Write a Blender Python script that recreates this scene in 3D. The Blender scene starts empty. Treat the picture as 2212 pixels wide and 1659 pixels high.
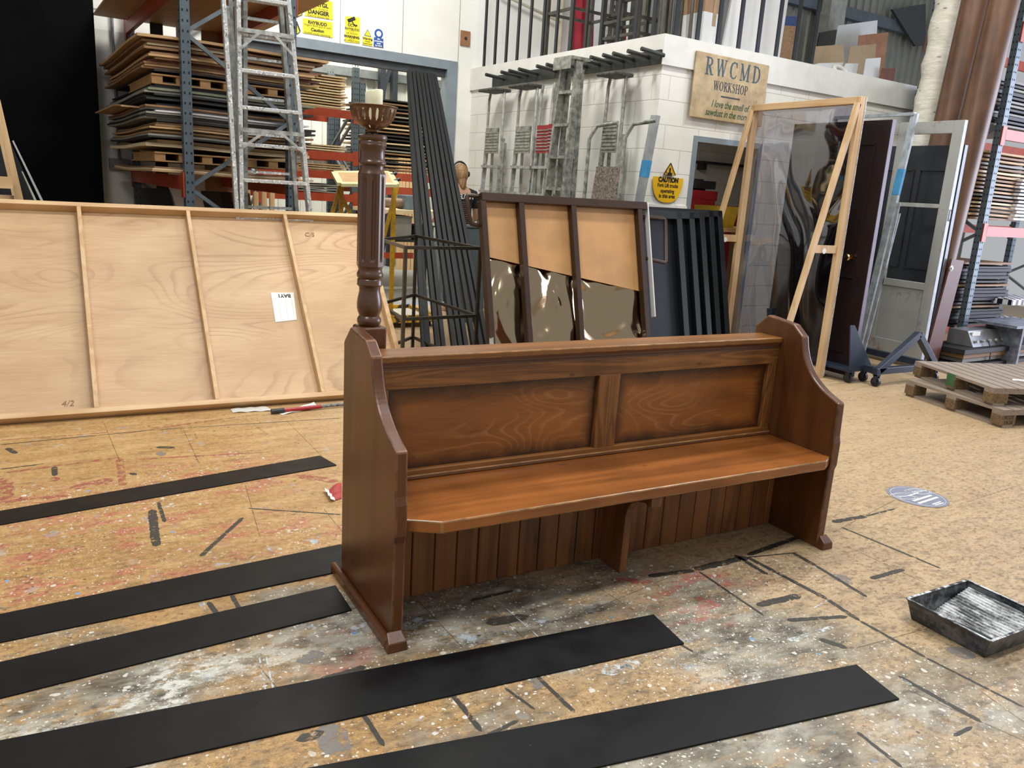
import bpy, math, random
import numpy as np
from mathutils import Vector, Matrix
random.seed(7)
SC = bpy.context.scene
COL = SC.collection
R = math.radians

# ------------------------------------------------------------------ camera
F_PX, PITCH, ROLL, YAW = 1737.2, R(13.538), R(3.618), R(30.045)
CAM = Vector((0, 0, 1.55))
fwd = Vector((math.sin(YAW)*math.cos(PITCH), math.cos(YAW)*math.cos(PITCH), -math.sin(PITCH)))
rt0 = Vector((math.cos(YAW), -math.sin(YAW), 0)); up0 = rt0.cross(fwd)
rt = rt0*math.cos(ROLL) + up0*math.sin(ROLL)
upv = -rt0*math.sin(ROLL) + up0*math.cos(ROLL)
cd = bpy.data.cameras.new('camera'); cam = bpy.data.objects.new('camera', cd); COL.objects.link(cam)
cd.sensor_fit = 'HORIZONTAL'; cd.sensor_width = 36; cd.lens = F_PX/2212*36; cd.clip_end = 100; cd.clip_start = .05
cam.matrix_world = Matrix(((rt.x, upv.x, -fwd.x, CAM.x), (rt.y, upv.y, -fwd.y, CAM.y), (rt.z, upv.z, -fwd.z, CAM.z), (0, 0, 0, 1)))
SC.camera = cam

# ------------------------------------------------------------------ world, lights, exposure
SC.view_settings.view_transform = 'Standard'; SC.view_settings.look = 'None'
SC.view_settings.gamma = 1; SC.view_settings.use_curve_mapping = False
SC.view_settings.exposure = 0.38
w = bpy.data.worlds.new('ambient_fill'); SC.world = w; w.use_nodes = True  # even ambient fill, let in through the unroofed hall and open camera side
w.node_tree.nodes['Background'].inputs[0].default_value = (0.93, 0.97, 1.0, 1)
w.node_tree.nodes['Background'].inputs[1].default_value = 0.36

def area(name, loc, target, sx, sy, power, col):
    l = bpy.data.lights.new(name, 'AREA'); l.shape = 'RECTANGLE'; l.size = sx; l.size_y = sy
    l.energy = power; l.color = col
    o = bpy.data.objects.new(name, l); COL.objects.link(o); o.location = loc
    o.rotation_euler = (Vector(target)-Vector(loc)).to_track_quat('-Z', 'Y').to_euler()
    return o
area('unseen_overhead_lamp', (2.6, 7.4, 5.8), (3.2, 9.2, 1.8), 1.6, .8, 150, (1, .98, .92))  # unseen lamp added to brighten the white back wall
# high-bay lamps of the hall, the open loading door on the right, an added fill lamp in the store behind
for i, (x, y) in enumerate([(-1.5, 1.0), (1.5, 4.2), (4.2, 1.2), (6.6, 4.2)]):
    area('unseen_overhead_lamp', (x, y, 6.0), (x, y, 0), 1.4, .5, 122, (1, .985, .95))
area('loading_door_daylight', (13.6, 2.0, 2.3), (5.5, 3.6, .6), 4.5, 4.2, 520, (.74, .80, 1.0))
area('store_fill_lamp', (4.2, 12.0, 5.6), (4.6, 13.4, 1.5), 2.4, 1.2, 420, (1, .98, .93))  # unseen lamp added to brighten the cladding of the store
area('tool_room_lamp', (6.6, 7.4, 2.5), (6.6, 7.4, 0), .6, .3, 9, (1, .98, .93))

# ------------------------------------------------------------------ measuring: a pixel of the 2212x1659 photo meets a plane of the place
BROT = R(2.967); bc, bs = math.cos(BROT), math.sin(BROT)
def ray(px, py): return (fwd*F_PX + rt*(px-1106) - upv*(py-829.5)).normalized()
def hit(px, py, p0, n):
    d = ray(px, py); n = Vector(n); return CAM + d*((Vector(p0)-CAM).dot(n)/d.dot(n))
def gz(px, py, z=0.0): return hit(px, py, (0, 0, z), (0, 0, 1))
def yp(px, py, y): return hit(px, py, (0, y, 0), (0, 1, 0))
def xp(px, py, x): return hit(px, py, (x, 0, 0), (1, 0, 0))
def B(x, y, z=0.0): return Vector((x*bc - y*bs, x*bs + y*bc, z))          # building axes -> world
def bl(P): return Vector((P[0]*bc + P[1]*bs, -P[0]*bs + P[1]*bc, P[2]))
BX, BY, BZ = Vector((bc, bs, 0)), Vector((-bs, bc, 0)), Vector((0, 0, 1))
def byp(px, py, y): return bl(hit(px, py, B(0, y), BY))
def bxp(px, py, x): return bl(hit(px, py, B(x, 0), BX))
X1, Y1, Z1 = Vector((1, 0, 0)), Vector((0, 1, 0)), Vector((0, 0, 1))

# ------------------------------------------------------------------ mesh builder
class MB:
    def __init__(s): s.v = []; s.f = []
    def add(s, vs, fs):
        n = len(s.v); s.v += [Vector(v) for v in vs]; s.f += [tuple(i+n for i in f) for f in fs]; return s
    def obox(s, c, a, b, d):                      # centre, three half vectors
        c, a, b, d = map(Vector, (c, a, b, d))
        vs = [c+a*i+b*j+d*k for i in (-1, 1) for j in (-1, 1) for k in (-1, 1)]
        fs = [(0, 1, 3, 2), (4, 6, 7, 5), (0, 4, 5, 1), (2, 3, 7, 6), (0, 2, 6, 4), (1, 5, 7, 3)]
        if a.cross(b).dot(d) < 0: fs = [f[::-1] for f in fs]
        return s.add(vs, fs)
    def box(s, lo, hi):
        lo, hi = Vector(lo), Vector(hi); c = (lo+hi)/2; h = (hi-lo)/2
        return s.obox(c, (abs(h.x), 0, 0), (0, abs(h.y), 0), (0, 0, abs(h.z)))
    def bbox(s, lo, hi):                          # box in building axes
        lo, hi = Vector(lo), Vector(hi); c = (lo+hi)/2; h = (hi-lo)/2
        return s.obox(B(*c), BX*abs(h.x), BY*abs(h.y), BZ*abs(h.z))
    def bar(s, p, q, w, d, side=None):            # side: direction of width w
        p, q = Vector(p), Vector(q); u = (q-p); L = u.length; u.normalize()
        sd = Vector(side) if side is not None else (Z1.cross(u) if abs(u.z) < .9 else X1)
        sd = (sd - u*sd.dot(u)).normalized(); t = u.cross(sd)
        return s.obox((p+q)/2, u*L/2, sd*w/2, t*d/2)
    def prism(s, pts, vec):
        n = len(pts); pts = [Vector(p) for p in pts]; vec = Vector(vec)
        nn = Vector((0, 0, 0))
        for i in range(n): nn += pts[i].cross(pts[(i+1) % n])
        if nn.dot(vec) > 0: pts = pts[::-1]
        vs = pts + [p+vec for p in pts]
        fs = [tuple(range(n)), tuple(range(2*n-1, n-1, -1))] + [(i, i+n, (i+1) % n+n, (i+1) % n) for i in range(n)]
        return s.add(vs, fs)
    def tube(s, pts, r, n=10, closed=False, cap=True):
        pts = [Vector(p) for p in pts]; rs = r if isinstance(r, (list, tuple)) else [r]*len(pts)
        m = len(pts); rings = []; ref = None
        for i, p in enumerate(pts):
            if closed: t = (pts[(i+1) % m]-pts[i-1])
            else: t = pts[min(i+1, m-1)]-pts[max(i-1, 0)]
            t.normalize()
            if ref is None: ref = t.orthogonal().normalized()
            a = (ref - t*ref.dot(t)).normalized(); ref = a; b = t.cross(a)
            rings.append([p+(a*math.cos(2*math.pi*k/n)+b*math.sin(2*math.pi*k/n))*rs[i] for k in range(n)])
        vs = [v for rg in rings for v in rg]; fs = []
        for i in range(m if closed else m-1):
            j = (i+1) % m
            for k in range(n):
                l = (k+1) % n; fs.append((i*n+k, i*n+l, j*n+l, j*n+k))
        if cap and not closed: fs += [tuple(range(n-1, -1, -1)), tuple((m-1)*n+k for k in range(n))]
        return s.add(vs, fs)
    def lathe(s, base, prof, n=32, axis=None, cap=True):
        base = Vector(base); ax = Vector(axis).normalized() if axis is not None else Z1
        a = ax.orthogonal().normalized() if axis is not None else X1; b = ax.cross(a)
        m = len(prof); vs = []
        for r_, z_ in prof:
            for k in range(n):
                th = 2*math.pi*k/n; vs.append(base+ax*z_+(a*math.cos(th)+b*math.sin(th))*r_)
        fs = []
        for i in range(m-1):
            for k in range(n):
                l = (k+1) % n; fs.append((i*n+k, i*n+l, (i+1)*n+l, (i+1)*n+k))
        if cap: fs += [tuple(range(n-1, -1, -1)), tuple((m-1)*n+k for k in range(n))]
        return s.add(vs, fs)
    def cyl(s, p, q, r, n=16): return s.tube([p, q], r, n)
    def grid(s, fn, nu, nv):                      # open surface fn(u,v)
        vs = [fn(i/nu, j/nv) for i in range(nu+1) for j in range(nv+1)]
        fs = [(i*(nv+1)+j, (i+1)*(nv+1)+j, (i+1)*(nv+1)+j+1, i*(nv+1)+j+1) for i in range(nu) for j in range(nv)]
        return s.add(vs, fs)
    def slabgrid(s, fn, nu, nv, t):               # closed curved sheet; t = thickness vector
        t = Vector(t); n0 = len(s.v)
        top = [fn(i/nu, j/nv)+t for i in range(nu+1) for j in range(nv+1)]
        bot = [p-t for p in top]; K = nv+1; N = len(top)
        fs = []
        for i in range(nu):
            for j in range(nv):
                a, b_, c, d = i*K+j, (i+1)*K+j, (i+1)*K+j+1, i*K+j+1
                fs += [(a, b_, c, d), (N+d, N+c, N+b_, N+a)]
        rim = [i*K for i in range(nu)] + [nu*K+j for j in range(nv)] + [i*K+nv for i in range(nu, 0, -1)] + [j for j in range(nv, 0, -1)]
        for k in range(len(rim)):
            a, b_ = rim[k], rim[(k+1) % len(rim)]; fs.append((b_, a, N+a, N+b_))
        return s.add(top+bot, fs)

def build(name, mb, mat, parent=None, bevel=0, smooth=False, label=None, seg=2, at=None):
    vs = mb.v
    if parent is not None: org = parent.matrix_basis.translation.copy() if not parent.get('_org') else Vector(parent['_org'])
    elif at is not None: org = Vector(at)
    else:
        lo = Vector([min(v[i] for v in vs) for i in range(3)]); hi = Vector([max(v[i] for v in vs) for i in range(3)])
        org = Vector(((lo.x+hi.x)/2, (lo.y+hi.y)/2, lo.z))
    me = bpy.data.meshes.new(name)
    me.from_pydata([tuple(v-org) for v in vs], [], mb.f); me.update()
    if smooth:
        me.polygons.foreach_set('use_smooth', [True]*len(me.polygons))
        me.set_sharp_from_angle(angle=R(smooth if smooth > 1 else 40))
    if mat is not None: me.materials.append(mat)
    o = bpy.data.objects.new(name, me); COL.objects.link(o)
    if parent is not None: o.parent = parent; o['_org'] = tuple(org)
    else: o.location = org; o['_org'] = tuple(org)
    if bevel:
        m = o.modifiers.new('bevel', 'BEVEL'); m.width = bevel; m.segments = seg; m.limit_method = 'ANGLE'; m.angle_limit = R(30)
        m.harden_normals = False
    if label: o['label'] = label
    return o
def worn(o, mat):  # lays a paler second colour along the bevelled edges
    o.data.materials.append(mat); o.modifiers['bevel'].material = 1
def thing(name, label, cat, loc, group=None):
    o = bpy.data.objects.new(name, None); COL.objects.link(o); o.location = loc; o.empty_display_size = .1
    o['_org'] = tuple(Vector(loc)); o['label'] = label; o['category'] = cat
    if group: o['group'] = group
    return o
def tag(o, label, cat, group=None):
    o['label'] = label; o['category'] = cat
    if group: o['group'] = group
    return o
def struct(o): o['kind'] = 'structure'; return o

def text(name, body, mat, org, right, up, size, parent, shear=0, align='CENTER', depth=.0006, label=None, xs=1, spacing=1, bold=0):
    """raised lettering on a surface: org = anchor point, right/up = writing directions"""
    cu = bpy.data.curves.new('txt', 'FONT'); cu.body = body; cu.size = size; cu.shear = shear; cu.align_x = align; cu.align_y = 'CENTER'
    cu.extrude = depth; cu.space_character = spacing; cu.offset = bold; cu.resolution_u = 3
    o = bpy.data.objects.new('txt', cu); COL.objects.link(o)
    dg = bpy.context.evaluated_depsgraph_get(); me = bpy.data.meshes.new_from_object(o.evaluated_get(dg))
    bpy.data.objects.remove(o)
    r_, u_ = Vector(right).normalized(), Vector(up).normalized(); n_ = r_.cross(u_)
    org = Vector(org)
    vs = [org + r_*v.co.x*xs + u_*v.co.y + n_*v.co.z for v in me.vertices]
    fs = [tuple(p.vertices) for p in me.polygons]
    mb = MB(); mb.v = vs; mb.f = fs
    bpy.data.meshes.remove(me); bpy.data.curves.remove(cu)
    return build(name, mb, mat, parent, label=label)

# ------------------------------------------------------------------ materials
def lin(h):
    if isinstance(h, str): h = [int(h[i:i+2], 16)/255 for i in (0, 2, 4)]
    return tuple((c/12.92 if c <= .04045 else ((c+.055)/1.055)**2.4) for c in h) + (1,)
class NT:
    def __init__(s, name):
        s.m = bpy.data.materials.new(name); s.m.use_nodes = True; s.t = s.m.node_tree
        s.b = s.t.nodes['Principled BSDF']; s.tc = s.t.nodes.new('ShaderNodeTexCoord')
    def set(s, sock, v):
        if hasattr(v, 'is_linked') or hasattr(v, 'node'): s.t.links.new(v, sock)
        elif isinstance(v, str): sock.default_value = lin(v)
        else: sock.default_value = v
    def n(s, typ, ins=None, out=0, **props):
        nd = s.t.nodes.new('ShaderNode'+typ)
        for k, v in props.items(): setattr(nd, k, v)
        for k, v in (ins or {}).items(): s.set(nd.inputs[k], v)
        return nd.outputs[out]
    @property
    def P(s): return s.tc.outputs['Object']
    def scale(s, v, sc): return s.n('Mapping', {'Vector': v, 'Scale': sc})
    def noise(s, v, sc, det=3, rough=.55, dist=0): return s.n('TexNoise', {'Vector': v, 'Scale': sc, 'Detail': det, 'Roughness': rough, 'Distortion': dist})
    def noisec(s, v, sc, det=3): return s.n('TexNoise', {'Vector': v, 'Scale': sc, 'Detail': det}, out=1)
    def vor(s, v, sc, out=0, **p): return s.n('TexVoronoi', {'Vector': v, 'Scale': sc}, out=out, **p)
    def ma(s, op, a, b=0.0, c=0.0, clamp=False):
        nd = s.t.nodes.new('ShaderNodeMath'); nd.operation = op; nd.use_clamp = clamp
        for i, v in enumerate((a, b, c)): s.set(nd.inputs[i], v)
        return nd.outputs[0]
    def vm(s, op, a, b=(0, 0, 0), out=0, sc=None):
        nd = s.t.nodes.new('ShaderNodeVectorMath'); nd.operation = op
        s.set(nd.inputs[0], a); s.set(nd.inputs[1], b)
        if sc is not None: s.set(nd.inputs['Scale'], sc)
        return nd.outputs[out]
    def mr(s, v, a, b, c=0.0, d=1.0, smooth=False):
        nd = s.t.nodes.new('ShaderNodeMapRange'); nd.clamp = True
        if smooth: nd.interpolation_type = 'SMOOTHSTEP'
        for i, x in enumerate((v, a, b, c, d)): s.set(nd.inputs[i], x)
        return nd.outputs[0]
    def mix(s, f, a, b, blend='MIX'):
        nd = s.t.nodes.new('ShaderNodeMix'); nd.data_type = 'RGBA'; nd.blend_type = blend
        s.set(nd.inputs[0], f); s.set(nd.inputs[6], a); s.set(nd.inputs[7], b); return nd.outputs[2]
    def ramp(s, f, stops):
        nd = s.t.nodes.new('ShaderNodeValToRGB'); s.set(nd.inputs[0], f); e = nd.color_ramp.elements
        while len(e) < len(stops): e.new(.5)
        for i, (p, c) in enumerate(stops): e[i].position = p; e[i].color = lin(c)
        return nd.outputs[0]
    def xyz(s, v): 
        nd = s.t.nodes.new('ShaderNodeSeparateXYZ'); s.set(nd.inputs[0], v); return nd.outputs
    def bump(s, h, st=.2, dist=.01): return s.n('Bump', {'Height': h, 'Strength': st, 'Distance': dist})
    def done(s, col, rough=.5, metal=0.0, normal=None, **kw):
        s.set(s.b.inputs['Base Color'], col); s.set(s.b.inputs['Roughness'], rough); s.set(s.b.inputs['Metallic'], metal)
        if normal is not None: s.set(s.b.inputs['Normal'], normal)
        for k, v in kw.items(): s.set(s.b.inputs[k], v)
        return s.m

def plain(name, c, rough=.5, metal=0.0, var=.12, sc=9, c2=None, bump=0, spec=.5, **kw):
    """one colour with mild wear"""
    t = NT(name); f = t.noise(t.P, sc, 4, .6)
    L = lin(c) if isinstance(c, str) else c
    d = lin(c2) if c2 else tuple(x*(1-var*2) for x in L[:3])+(1,)
    col = t.mix(t.mr(f, .35, .65), d, L)
    nm = t.bump(t.noise(t.P, sc*8, 3), bump, .004) if bump else None
    return t.done(col, rough, metal, nm, **{'Specular IOR Level': spec, **kw})
AXS = {'x': (.07, 1, 1), 'y': (1, .07, 1), 'z': (1, 1, .07)}
def wood(name, c_light, c_dark, axis='x', rough=.5, sc=1.0, rings=26, coat=0.0, knots=False, bump=.08, contrast=1.0):
    t = NT(name); v = t.scale(t.P, tuple(a*sc for a in AXS[axis]))
    n1 = t.noise(v, 7, 2, .5, .4)
    rg = t.ma('SINE', t.ma('MULTIPLY', n1, rings*2))
    fine = t.noise(t.scale(t.P, tuple((.02 if a < .5 else 1)*sc for a in AXS[axis])), 160, 2, .6)
    big = t.noise(t.P, 3, 3)
    f = t.ma('ADD', t.ma('MULTIPLY', rg, .16*contrast), t.ma('MULTIPLY', t.ma('SUBTRACT', fine, .5), .5*contrast))
    f = t.ma('ADD', f, t.ma('MULTIPLY', t.ma('SUBTRACT', big, .5), .9*contrast))
    f = t.ma('ADD', f, .5, clamp=True)
    col = t.mix(f, c_dark, c_light)
    if knots:
        kv = t.vor(t.scale(t.P, tuple((.5 if a < .5 else 1)*sc for a in AXS[axis])), 5)
        kn = t.mr(kv, .03, .075, 1, 0, True); ringk = t.ma('SINE', t.ma('MULTIPLY', kv, 150))
        col = t.mix(t.ma('MULTIPLY', t.mr(kv, .08, .2, 1, 0), t.mr(ringk, .2, 1, 0, .35)), col, c_dark)
        col = t.mix(t.ma('MULTIPLY', kn, .6), col, tuple(x*.35 for x in lin(c_dark)[:3])+(1,))
    nm = t.bump(fine, bump, .003) if bump else None
    return t.done(col, rough, 0.0, nm, **{'Coat Weight': coat, 'Coat Roughness': .25})
def ply(name, c_light, c_dark, c_line, rough=.55, axis='x', sc=1.0, K=22, line=.3, edge=None, coat=0.0, spec=.5):
    """rotary-cut plywood: contour lines around soft islands"""
    t = NT(name); st = {'x': (.34, 1, 1), 'z': (1, 1, .34), 'y': (1, .34, 1)}[axis]
    v = t.scale(t.P, tuple(a*sc for a in st)); n1 = t.ma('ADD', t.noise(v, 2.0, 1, .4, .35), t.ma('MULTIPLY', t.noise(v, 13, 2), .02))
    s_ = t.ma('FRACT', t.ma('MULTIPLY', n1, K))
    ln = t.ma('MULTIPLY', t.mr(s_, 0.0, .10, 0, 1, True), t.mr(s_, .10, .45, 1, 0, True))
    ln = t.ma('MULTIPLY', ln, t.mr(t.noise(v, 3.2, 2), .38, .62))
    fine = t.noise(t.scale(t.P, tuple((.05 if a < .5 else 1)*sc for a in st)), 110, 3, .6)
    big = t.noise(v, 4, 4, .6)
    f = t.ma('ADD', t.ma('MULTIPLY', t.ma('SUBTRACT', big, .5), 1.5), t.ma('MULTIPLY', t.ma('SUBTRACT', fine, .5), .7))
    col = t.mix(t.ma('ADD', f, .55, clamp=True), c_dark, c_light)
    col = t.mix(t.ma('MULTIPLY', ln, line), col, c_line)
    if edge:                                   # dark antiquing glaze rubbed into the borders of a panel: (hx, hz, cx, cz, colour)
        hx, hz, cx, cz, ec = edge
        o = t.xyz(t.P); ax = t.ma('SUBTRACT', hx, t.ma('ABSOLUTE', t.ma('SUBTRACT', o[0], cx)))
        az = t.ma('SUBTRACT', hz, t.ma('ABSOLUTE', t.ma('SUBTRACT', o[2], cz)))
        d = t.ma('ADD', t.ma('MINIMUM', ax, az), t.ma('MULTIPLY', t.ma('SUBTRACT', t.noise(t.P, 9, 3), .5), .06))
        col = t.mix(t.mr(d, -.005, .085, .95, 0, True), col, ec)
    return t.done(col, rough, 0.0, t.bump(fine, .05, .002), **{'Coat Weight': coat, 'Coat Roughness': .3, 'Specular IOR Level': spec})

# ================================================================== FLOOR
FW = ['wob']
def region(X, Y, L):
    out = np.zeros_like(X)
    Xd = X+.12*np.sin(Y*5.1+X*2)+.07*np.sin(Y*11+X*7); Yd = Y+.12*np.sin(X*4.3+1)+.07*np.sin(X*10+Y*6)
    for px, py, rx, ry, k, rot in L:
        g = gz(px, py); dx, dy = Xd-g.x, Yd-g.y; c, s = math.cos(rot), math.sin(rot)
        d = np.sqrt(((dx*c+dy*s)/rx)**2+((-dx*s+dy*c)/ry)**2)
        v = np.clip((1-d)/.6, 0, 1); out = np.maximum(out, v*v*(3-2*v)*k)
    return out
GREY = [(1020, 1330, 1.05, .48, 1, .1), (250, 1480, .8, .3, 1, .25), (1500, 1640, .95, .3, 1, 0), (1640, 1370, .7, .36, 1, -.9), (2000, 1560, .5, .35, .75, 0), (2150, 1480, .35, .25, .6, 0), (1850, 1400, .35, .25, .6, 0), (120, 1410, .6, .3, .8, 0), (1200, 1290, .5, .28, 1, 0), (1700, 1480, .3, .2, 1, 0), (1000, 1640, .35, .2, .7, 0), (520, 1350, .5, .15, .8, 0)]
RED = [(330, 1060, .95, .6, 1, 0), (90, 1260, .8, .35, 1, 0), (640, 1190, .7, .4, .8, 0), (1490, 1280, .45, .14, .9, 0), (800, 1430, .35, .2, .6, 0), (1560, 1320, .3, .16, .9, 0), (200, 1180, .9, .4, .9, 0)]
BLUE = [(980, 1380, .8, .35, 1, 0), (470, 1240, .6, .2, 1, 0), (1380, 1380, .45, .3, 1, 0)]
WHITE = [(230, 1510, .62, .17, 1, .28), (100, 1570, .5, .16, 1, .28), (560, 1420, .5, .18, .6, 0), (1000, 1380, .5, .2, .4, 0), (1580, 1480, .5, .3, .35, 0), (2000, 1620, .5, .2, .3, 0)]
SPOT = [(1380, 1560, 1.6, .6, 1, 0), (2000, 1560, .8, .5, 1, 0), (300, 1500, 1.2, .4, 1, 0), (1500, 1290, .8, .4, 1, 0)]
DUST = [(1600, 1400, .8, .4, 1, 0)]
def floor_material():
    t = NT('painted_board_floor'); P = t.P
    wob = t.vm('SCALE', t.vm('SUBTRACT', t.noisec(P, 22, 4), (.5, .5, .5)), sc=.035)
    PW = t.vm('ADD', P, wob)
    wob2 = t.vm('SCALE', t.vm('SUBTRACT', t.noisec(P, 3.0, 3), (.5, .5, .5)), sc=.5)
    PB = t.vm('ADD', P, wob2)
    big = t.noise(P, 1.1, 4, .6); mid = t.noise(P, 5, 5, .65); fine = t.noise(P, 38, 4, .7); grit = t.noise(P, 170, 2, .6)
    # bare board: tan chips, paler and cleaner to the right
    at1 = t.n('Attribute', out=0, attribute_name='reg1'); at2 = t.n('Attribute', out=0, attribute_name='reg2')
    A1, A2 = t.xyz(at1), t.xyz(at2); grey, red, blue, wreg, spot0, dust = A1[0], A1[1], A1[2], A2[0], A2[1], A2[2]
    base = t.ramp(t.ma('ADD', t.ma('MULTIPLY', fine, .6), t.ma('MULTIPLY', grit, .4)), [(.3, '573e23'), (.44, '866540'), (.54, 'a58356'), (.7, 'c1a171')])
    base = t.mix(t.mr(t.noise(t.scale(P, (.25, 1, 1)), 9, 4, .6), .45, .7, 0, .45), base, 'd6b888')
    def mx(*l):
        r = l[0]
        for a in l[1:]: r = t.ma('MAXIMUM', r, a)
        return r
    def mul(*l):
        r = l[0]
        for a in l[1:]: r = t.ma('MULTIPLY', r, a)
        return r
    left = t.mr(t.xyz(P)[0], .6, 2.4, 1, 0, True)
    # paler clean boards on the right, warm yellow on the left
    base = t.mix(t.ma('MULTIPLY', t.ma('SUBTRACT', 1, left), .68), base, 'bfa887')
    base = t.mix(t.ma('MULTIPLY', left, .28), base, 'cc9f5d')
    # dragged brown grain of the strand board and general grime where people walk
    st = t.noise(t.scale(PW, (.35, 1, 1)), 26, 5, .75)
    base = t.mix(mul(t.mr(st, .54, .64), t.mr(mid, .36, .56, .35, 1), .6), base, '7e5a36')
    near = t.mr(t.xyz(P)[1], 1.6, 3.6, 1, 0, True)
    base = t.mix(mul(near, t.mr(t.noise(PW, 4.5, 6, .75), .5, .62), .55), base, '857459')
    # dark speckle of the boards
    sp = t.mr(t.vor(t.scale(PW, (.5, 1, 1)), 60), .05, .3, 1, 0)
    base = t.mix(mul(sp, t.mr(mid, .48, .62), .5), base, '7a5a38')
    # fine grit ground into the boards where people work
    base = t.mix(mul(t.mr(t.xyz(P)[1], 2.2, 4.4, 1, .25, True), t.mr(t.noise(t.scale(PW, (.6, 1, 1)), 48, 5, .82), .515, .60), .62), base, '55442f')
    base = t.mix(mul(near, t.mr(t.noise(t.scale(PW, (.5, 1, 1)), 15, 6, .8), .53, .60), .6), base, '6a5f4e')
    # grey and black trodden paint
    gf = mul(grey, t.mr(t.noise(t.scale(PW, (.4, 1, 1)), 7, 6, .75), .36, .5))
    gcol = t.ramp(t.noise(t.scale(P, (.5, 1, 1)), 11, 4, .7), [(.3, '2f2c28'), (.45, '6b675b'), (.55, '8c887a'), (.7, 'aaa695')])
    col = t.mix(t.ma('MULTIPLY', gf, .92), base, gcol)
    col = t.mix(mul(t.mr(t.noise(t.scale(PW, (.3, 1, 1)), 14, 5, .75), .56, .66), mx(grey, t.ma('MULTIPLY', left, .45)), .8), col, '36322e')
    # red washes
    rf = mul(red, t.mr(t.noise(t.scale(PW, (.45, 1, 1)), 9, 6, .72), .50, .60))
    col = t.mix(t.ma('MULTIPLY', rf, .72), col, t.ramp(fine, [(.35, '8c3f38'), (.6, 'b8685a')]))
    # pale blue and white patches
    bf = mul(mx(blue, t.ma('MULTIPLY', left, .35)), t.mr(t.noise(PW, 8.5, 5, .6), .62, .66))
    col = t.mix(t.ma('MULTIPLY', bf, .8), col, t.ramp(mid, [(.4, '6f93b5'), (.6, 'b9c6cc')]))
    wf = mul(wreg, t.mr(t.noise(t.scale(PW, (.6, 1, 1)), 16, 6, .7), .47, .56))
    col = t.mix(t.ma('MULTIPLY', wf, .85), col, 'd9d8cf')
    # drips and spots: each cell of the scatter holds one round drop of its own size
    def dots(sc, lo, hi, mask, c, amt=.95, thr=.5):
        d = t.vor(PW, sc); rnd = t.xyz(t.vor(PW, sc, out=1))
        r = t.mr(rnd[0], thr, 1, lo, hi); on = t.ma('GREATER_THAN', rnd[0], thr)
        m = t.mr(t.ma('SUBTRACT', r, d), 0, .03)
        return mul(m, on, mask, amt), c
    spotm = t.mr(t.ma('ADD', mx(grey, wreg, t.ma('MULTIPLY', red, .55), spot0), t.ma('MULTIPLY', t.ma('SUBTRACT', mid, .5), .8)), .15, .6)
    for args in ((dots(26, .1, .3, spotm, 'd2cfc4', .9, .62)), (dots(75, .12, .34, spotm, 'd6d3ca', .9, .55)), (dots(34, .06, .26, t.mr(big, .42, .5), '2f2d2b', .75, .85)), (dots(31, .08, .28, mul(left, t.mr(big, .4, .5)), '5b4031', .7, .8)),
                 (dots(13, .05, .17, mx(grey, red), '6f9ac0', .85, .8)), (dots(140, .1, .3, mx(wreg, dust), 'f0eee8', .8, .5))):
        col = t.mix(args[0], col, args[1])
    # painted strokes, tape lines, joints: (px ax, ay, bx, by, half width m)
    # small drops on top of everything
    d_ = dots(48, .08, .2, mx(spotm, .0), 'dcd9d0', .9, .82); col = t.mix(d_[0], col, d_[1])
    return t.done(col, t.mr(mid, .3, .7, .38, .55), 0.0, t.bump(fine, .25, .003), **{'Specular IOR Level': .4})
M_floor = floor_material()
M_conc = plain('grey_painted_concrete', '8d908c', .5, var=.08, sc=2)
fy = 9.8
# floor boards: a grid finely divided where the paint lies, so the trodden colour regions can be stored on it
gx = np.concatenate([np.linspace(-8, -2, 7), np.linspace(-1.9, 5.2, 143), np.linspace(5.6, 16, 15)]); gy = np.concatenate([np.linspace(-6, 0, 7), np.linspace(.1, 6.2, 123), np.linspace(6.6, 9.8, 6)])
XX, YY = np.meshgrid(gx, gy, indexing='ij'); nx_, ny_ = XX.shape
me = bpy.data.meshes.new('floor')
me.from_pydata([(float(x), float(y), 0.0) for x, y in zip(XX.ravel(), YY.ravel())], [], [(i*ny_+j, (i+1)*ny_+j, (i+1)*ny_+j+1, i*ny_+j+1) for i in range(nx_-1) for j in range(ny_-1)])
for nm_, ls in (('reg1', (GREY, RED, BLUE)), ('reg2', (WHITE, SPOT, DUST))):
    at_ = me.attributes.new(nm_, 'FLOAT_COLOR', 'POINT'); arr = np.ones((nx_*ny_, 4), np.float32)
    for k, L in enumerate(ls): arr[:, k] = region(XX, YY, L).ravel()
    at_.data.foreach_set('color', arr.ravel())
me.materials.append(M_floor); fl = struct(bpy.data.objects.new('floor', me)); COL.objects.link(fl); fl['_org'] = (0, 0, 0)
fb = struct(build('floor_store', MB().add([B(-7, 9.83, .001), B(16, 9.83, .001), B(16, 18, .001), B(-7, 18, .001)], [(0, 1, 2, 3)]), M_conc)); fb.name = 'floor'

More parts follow.
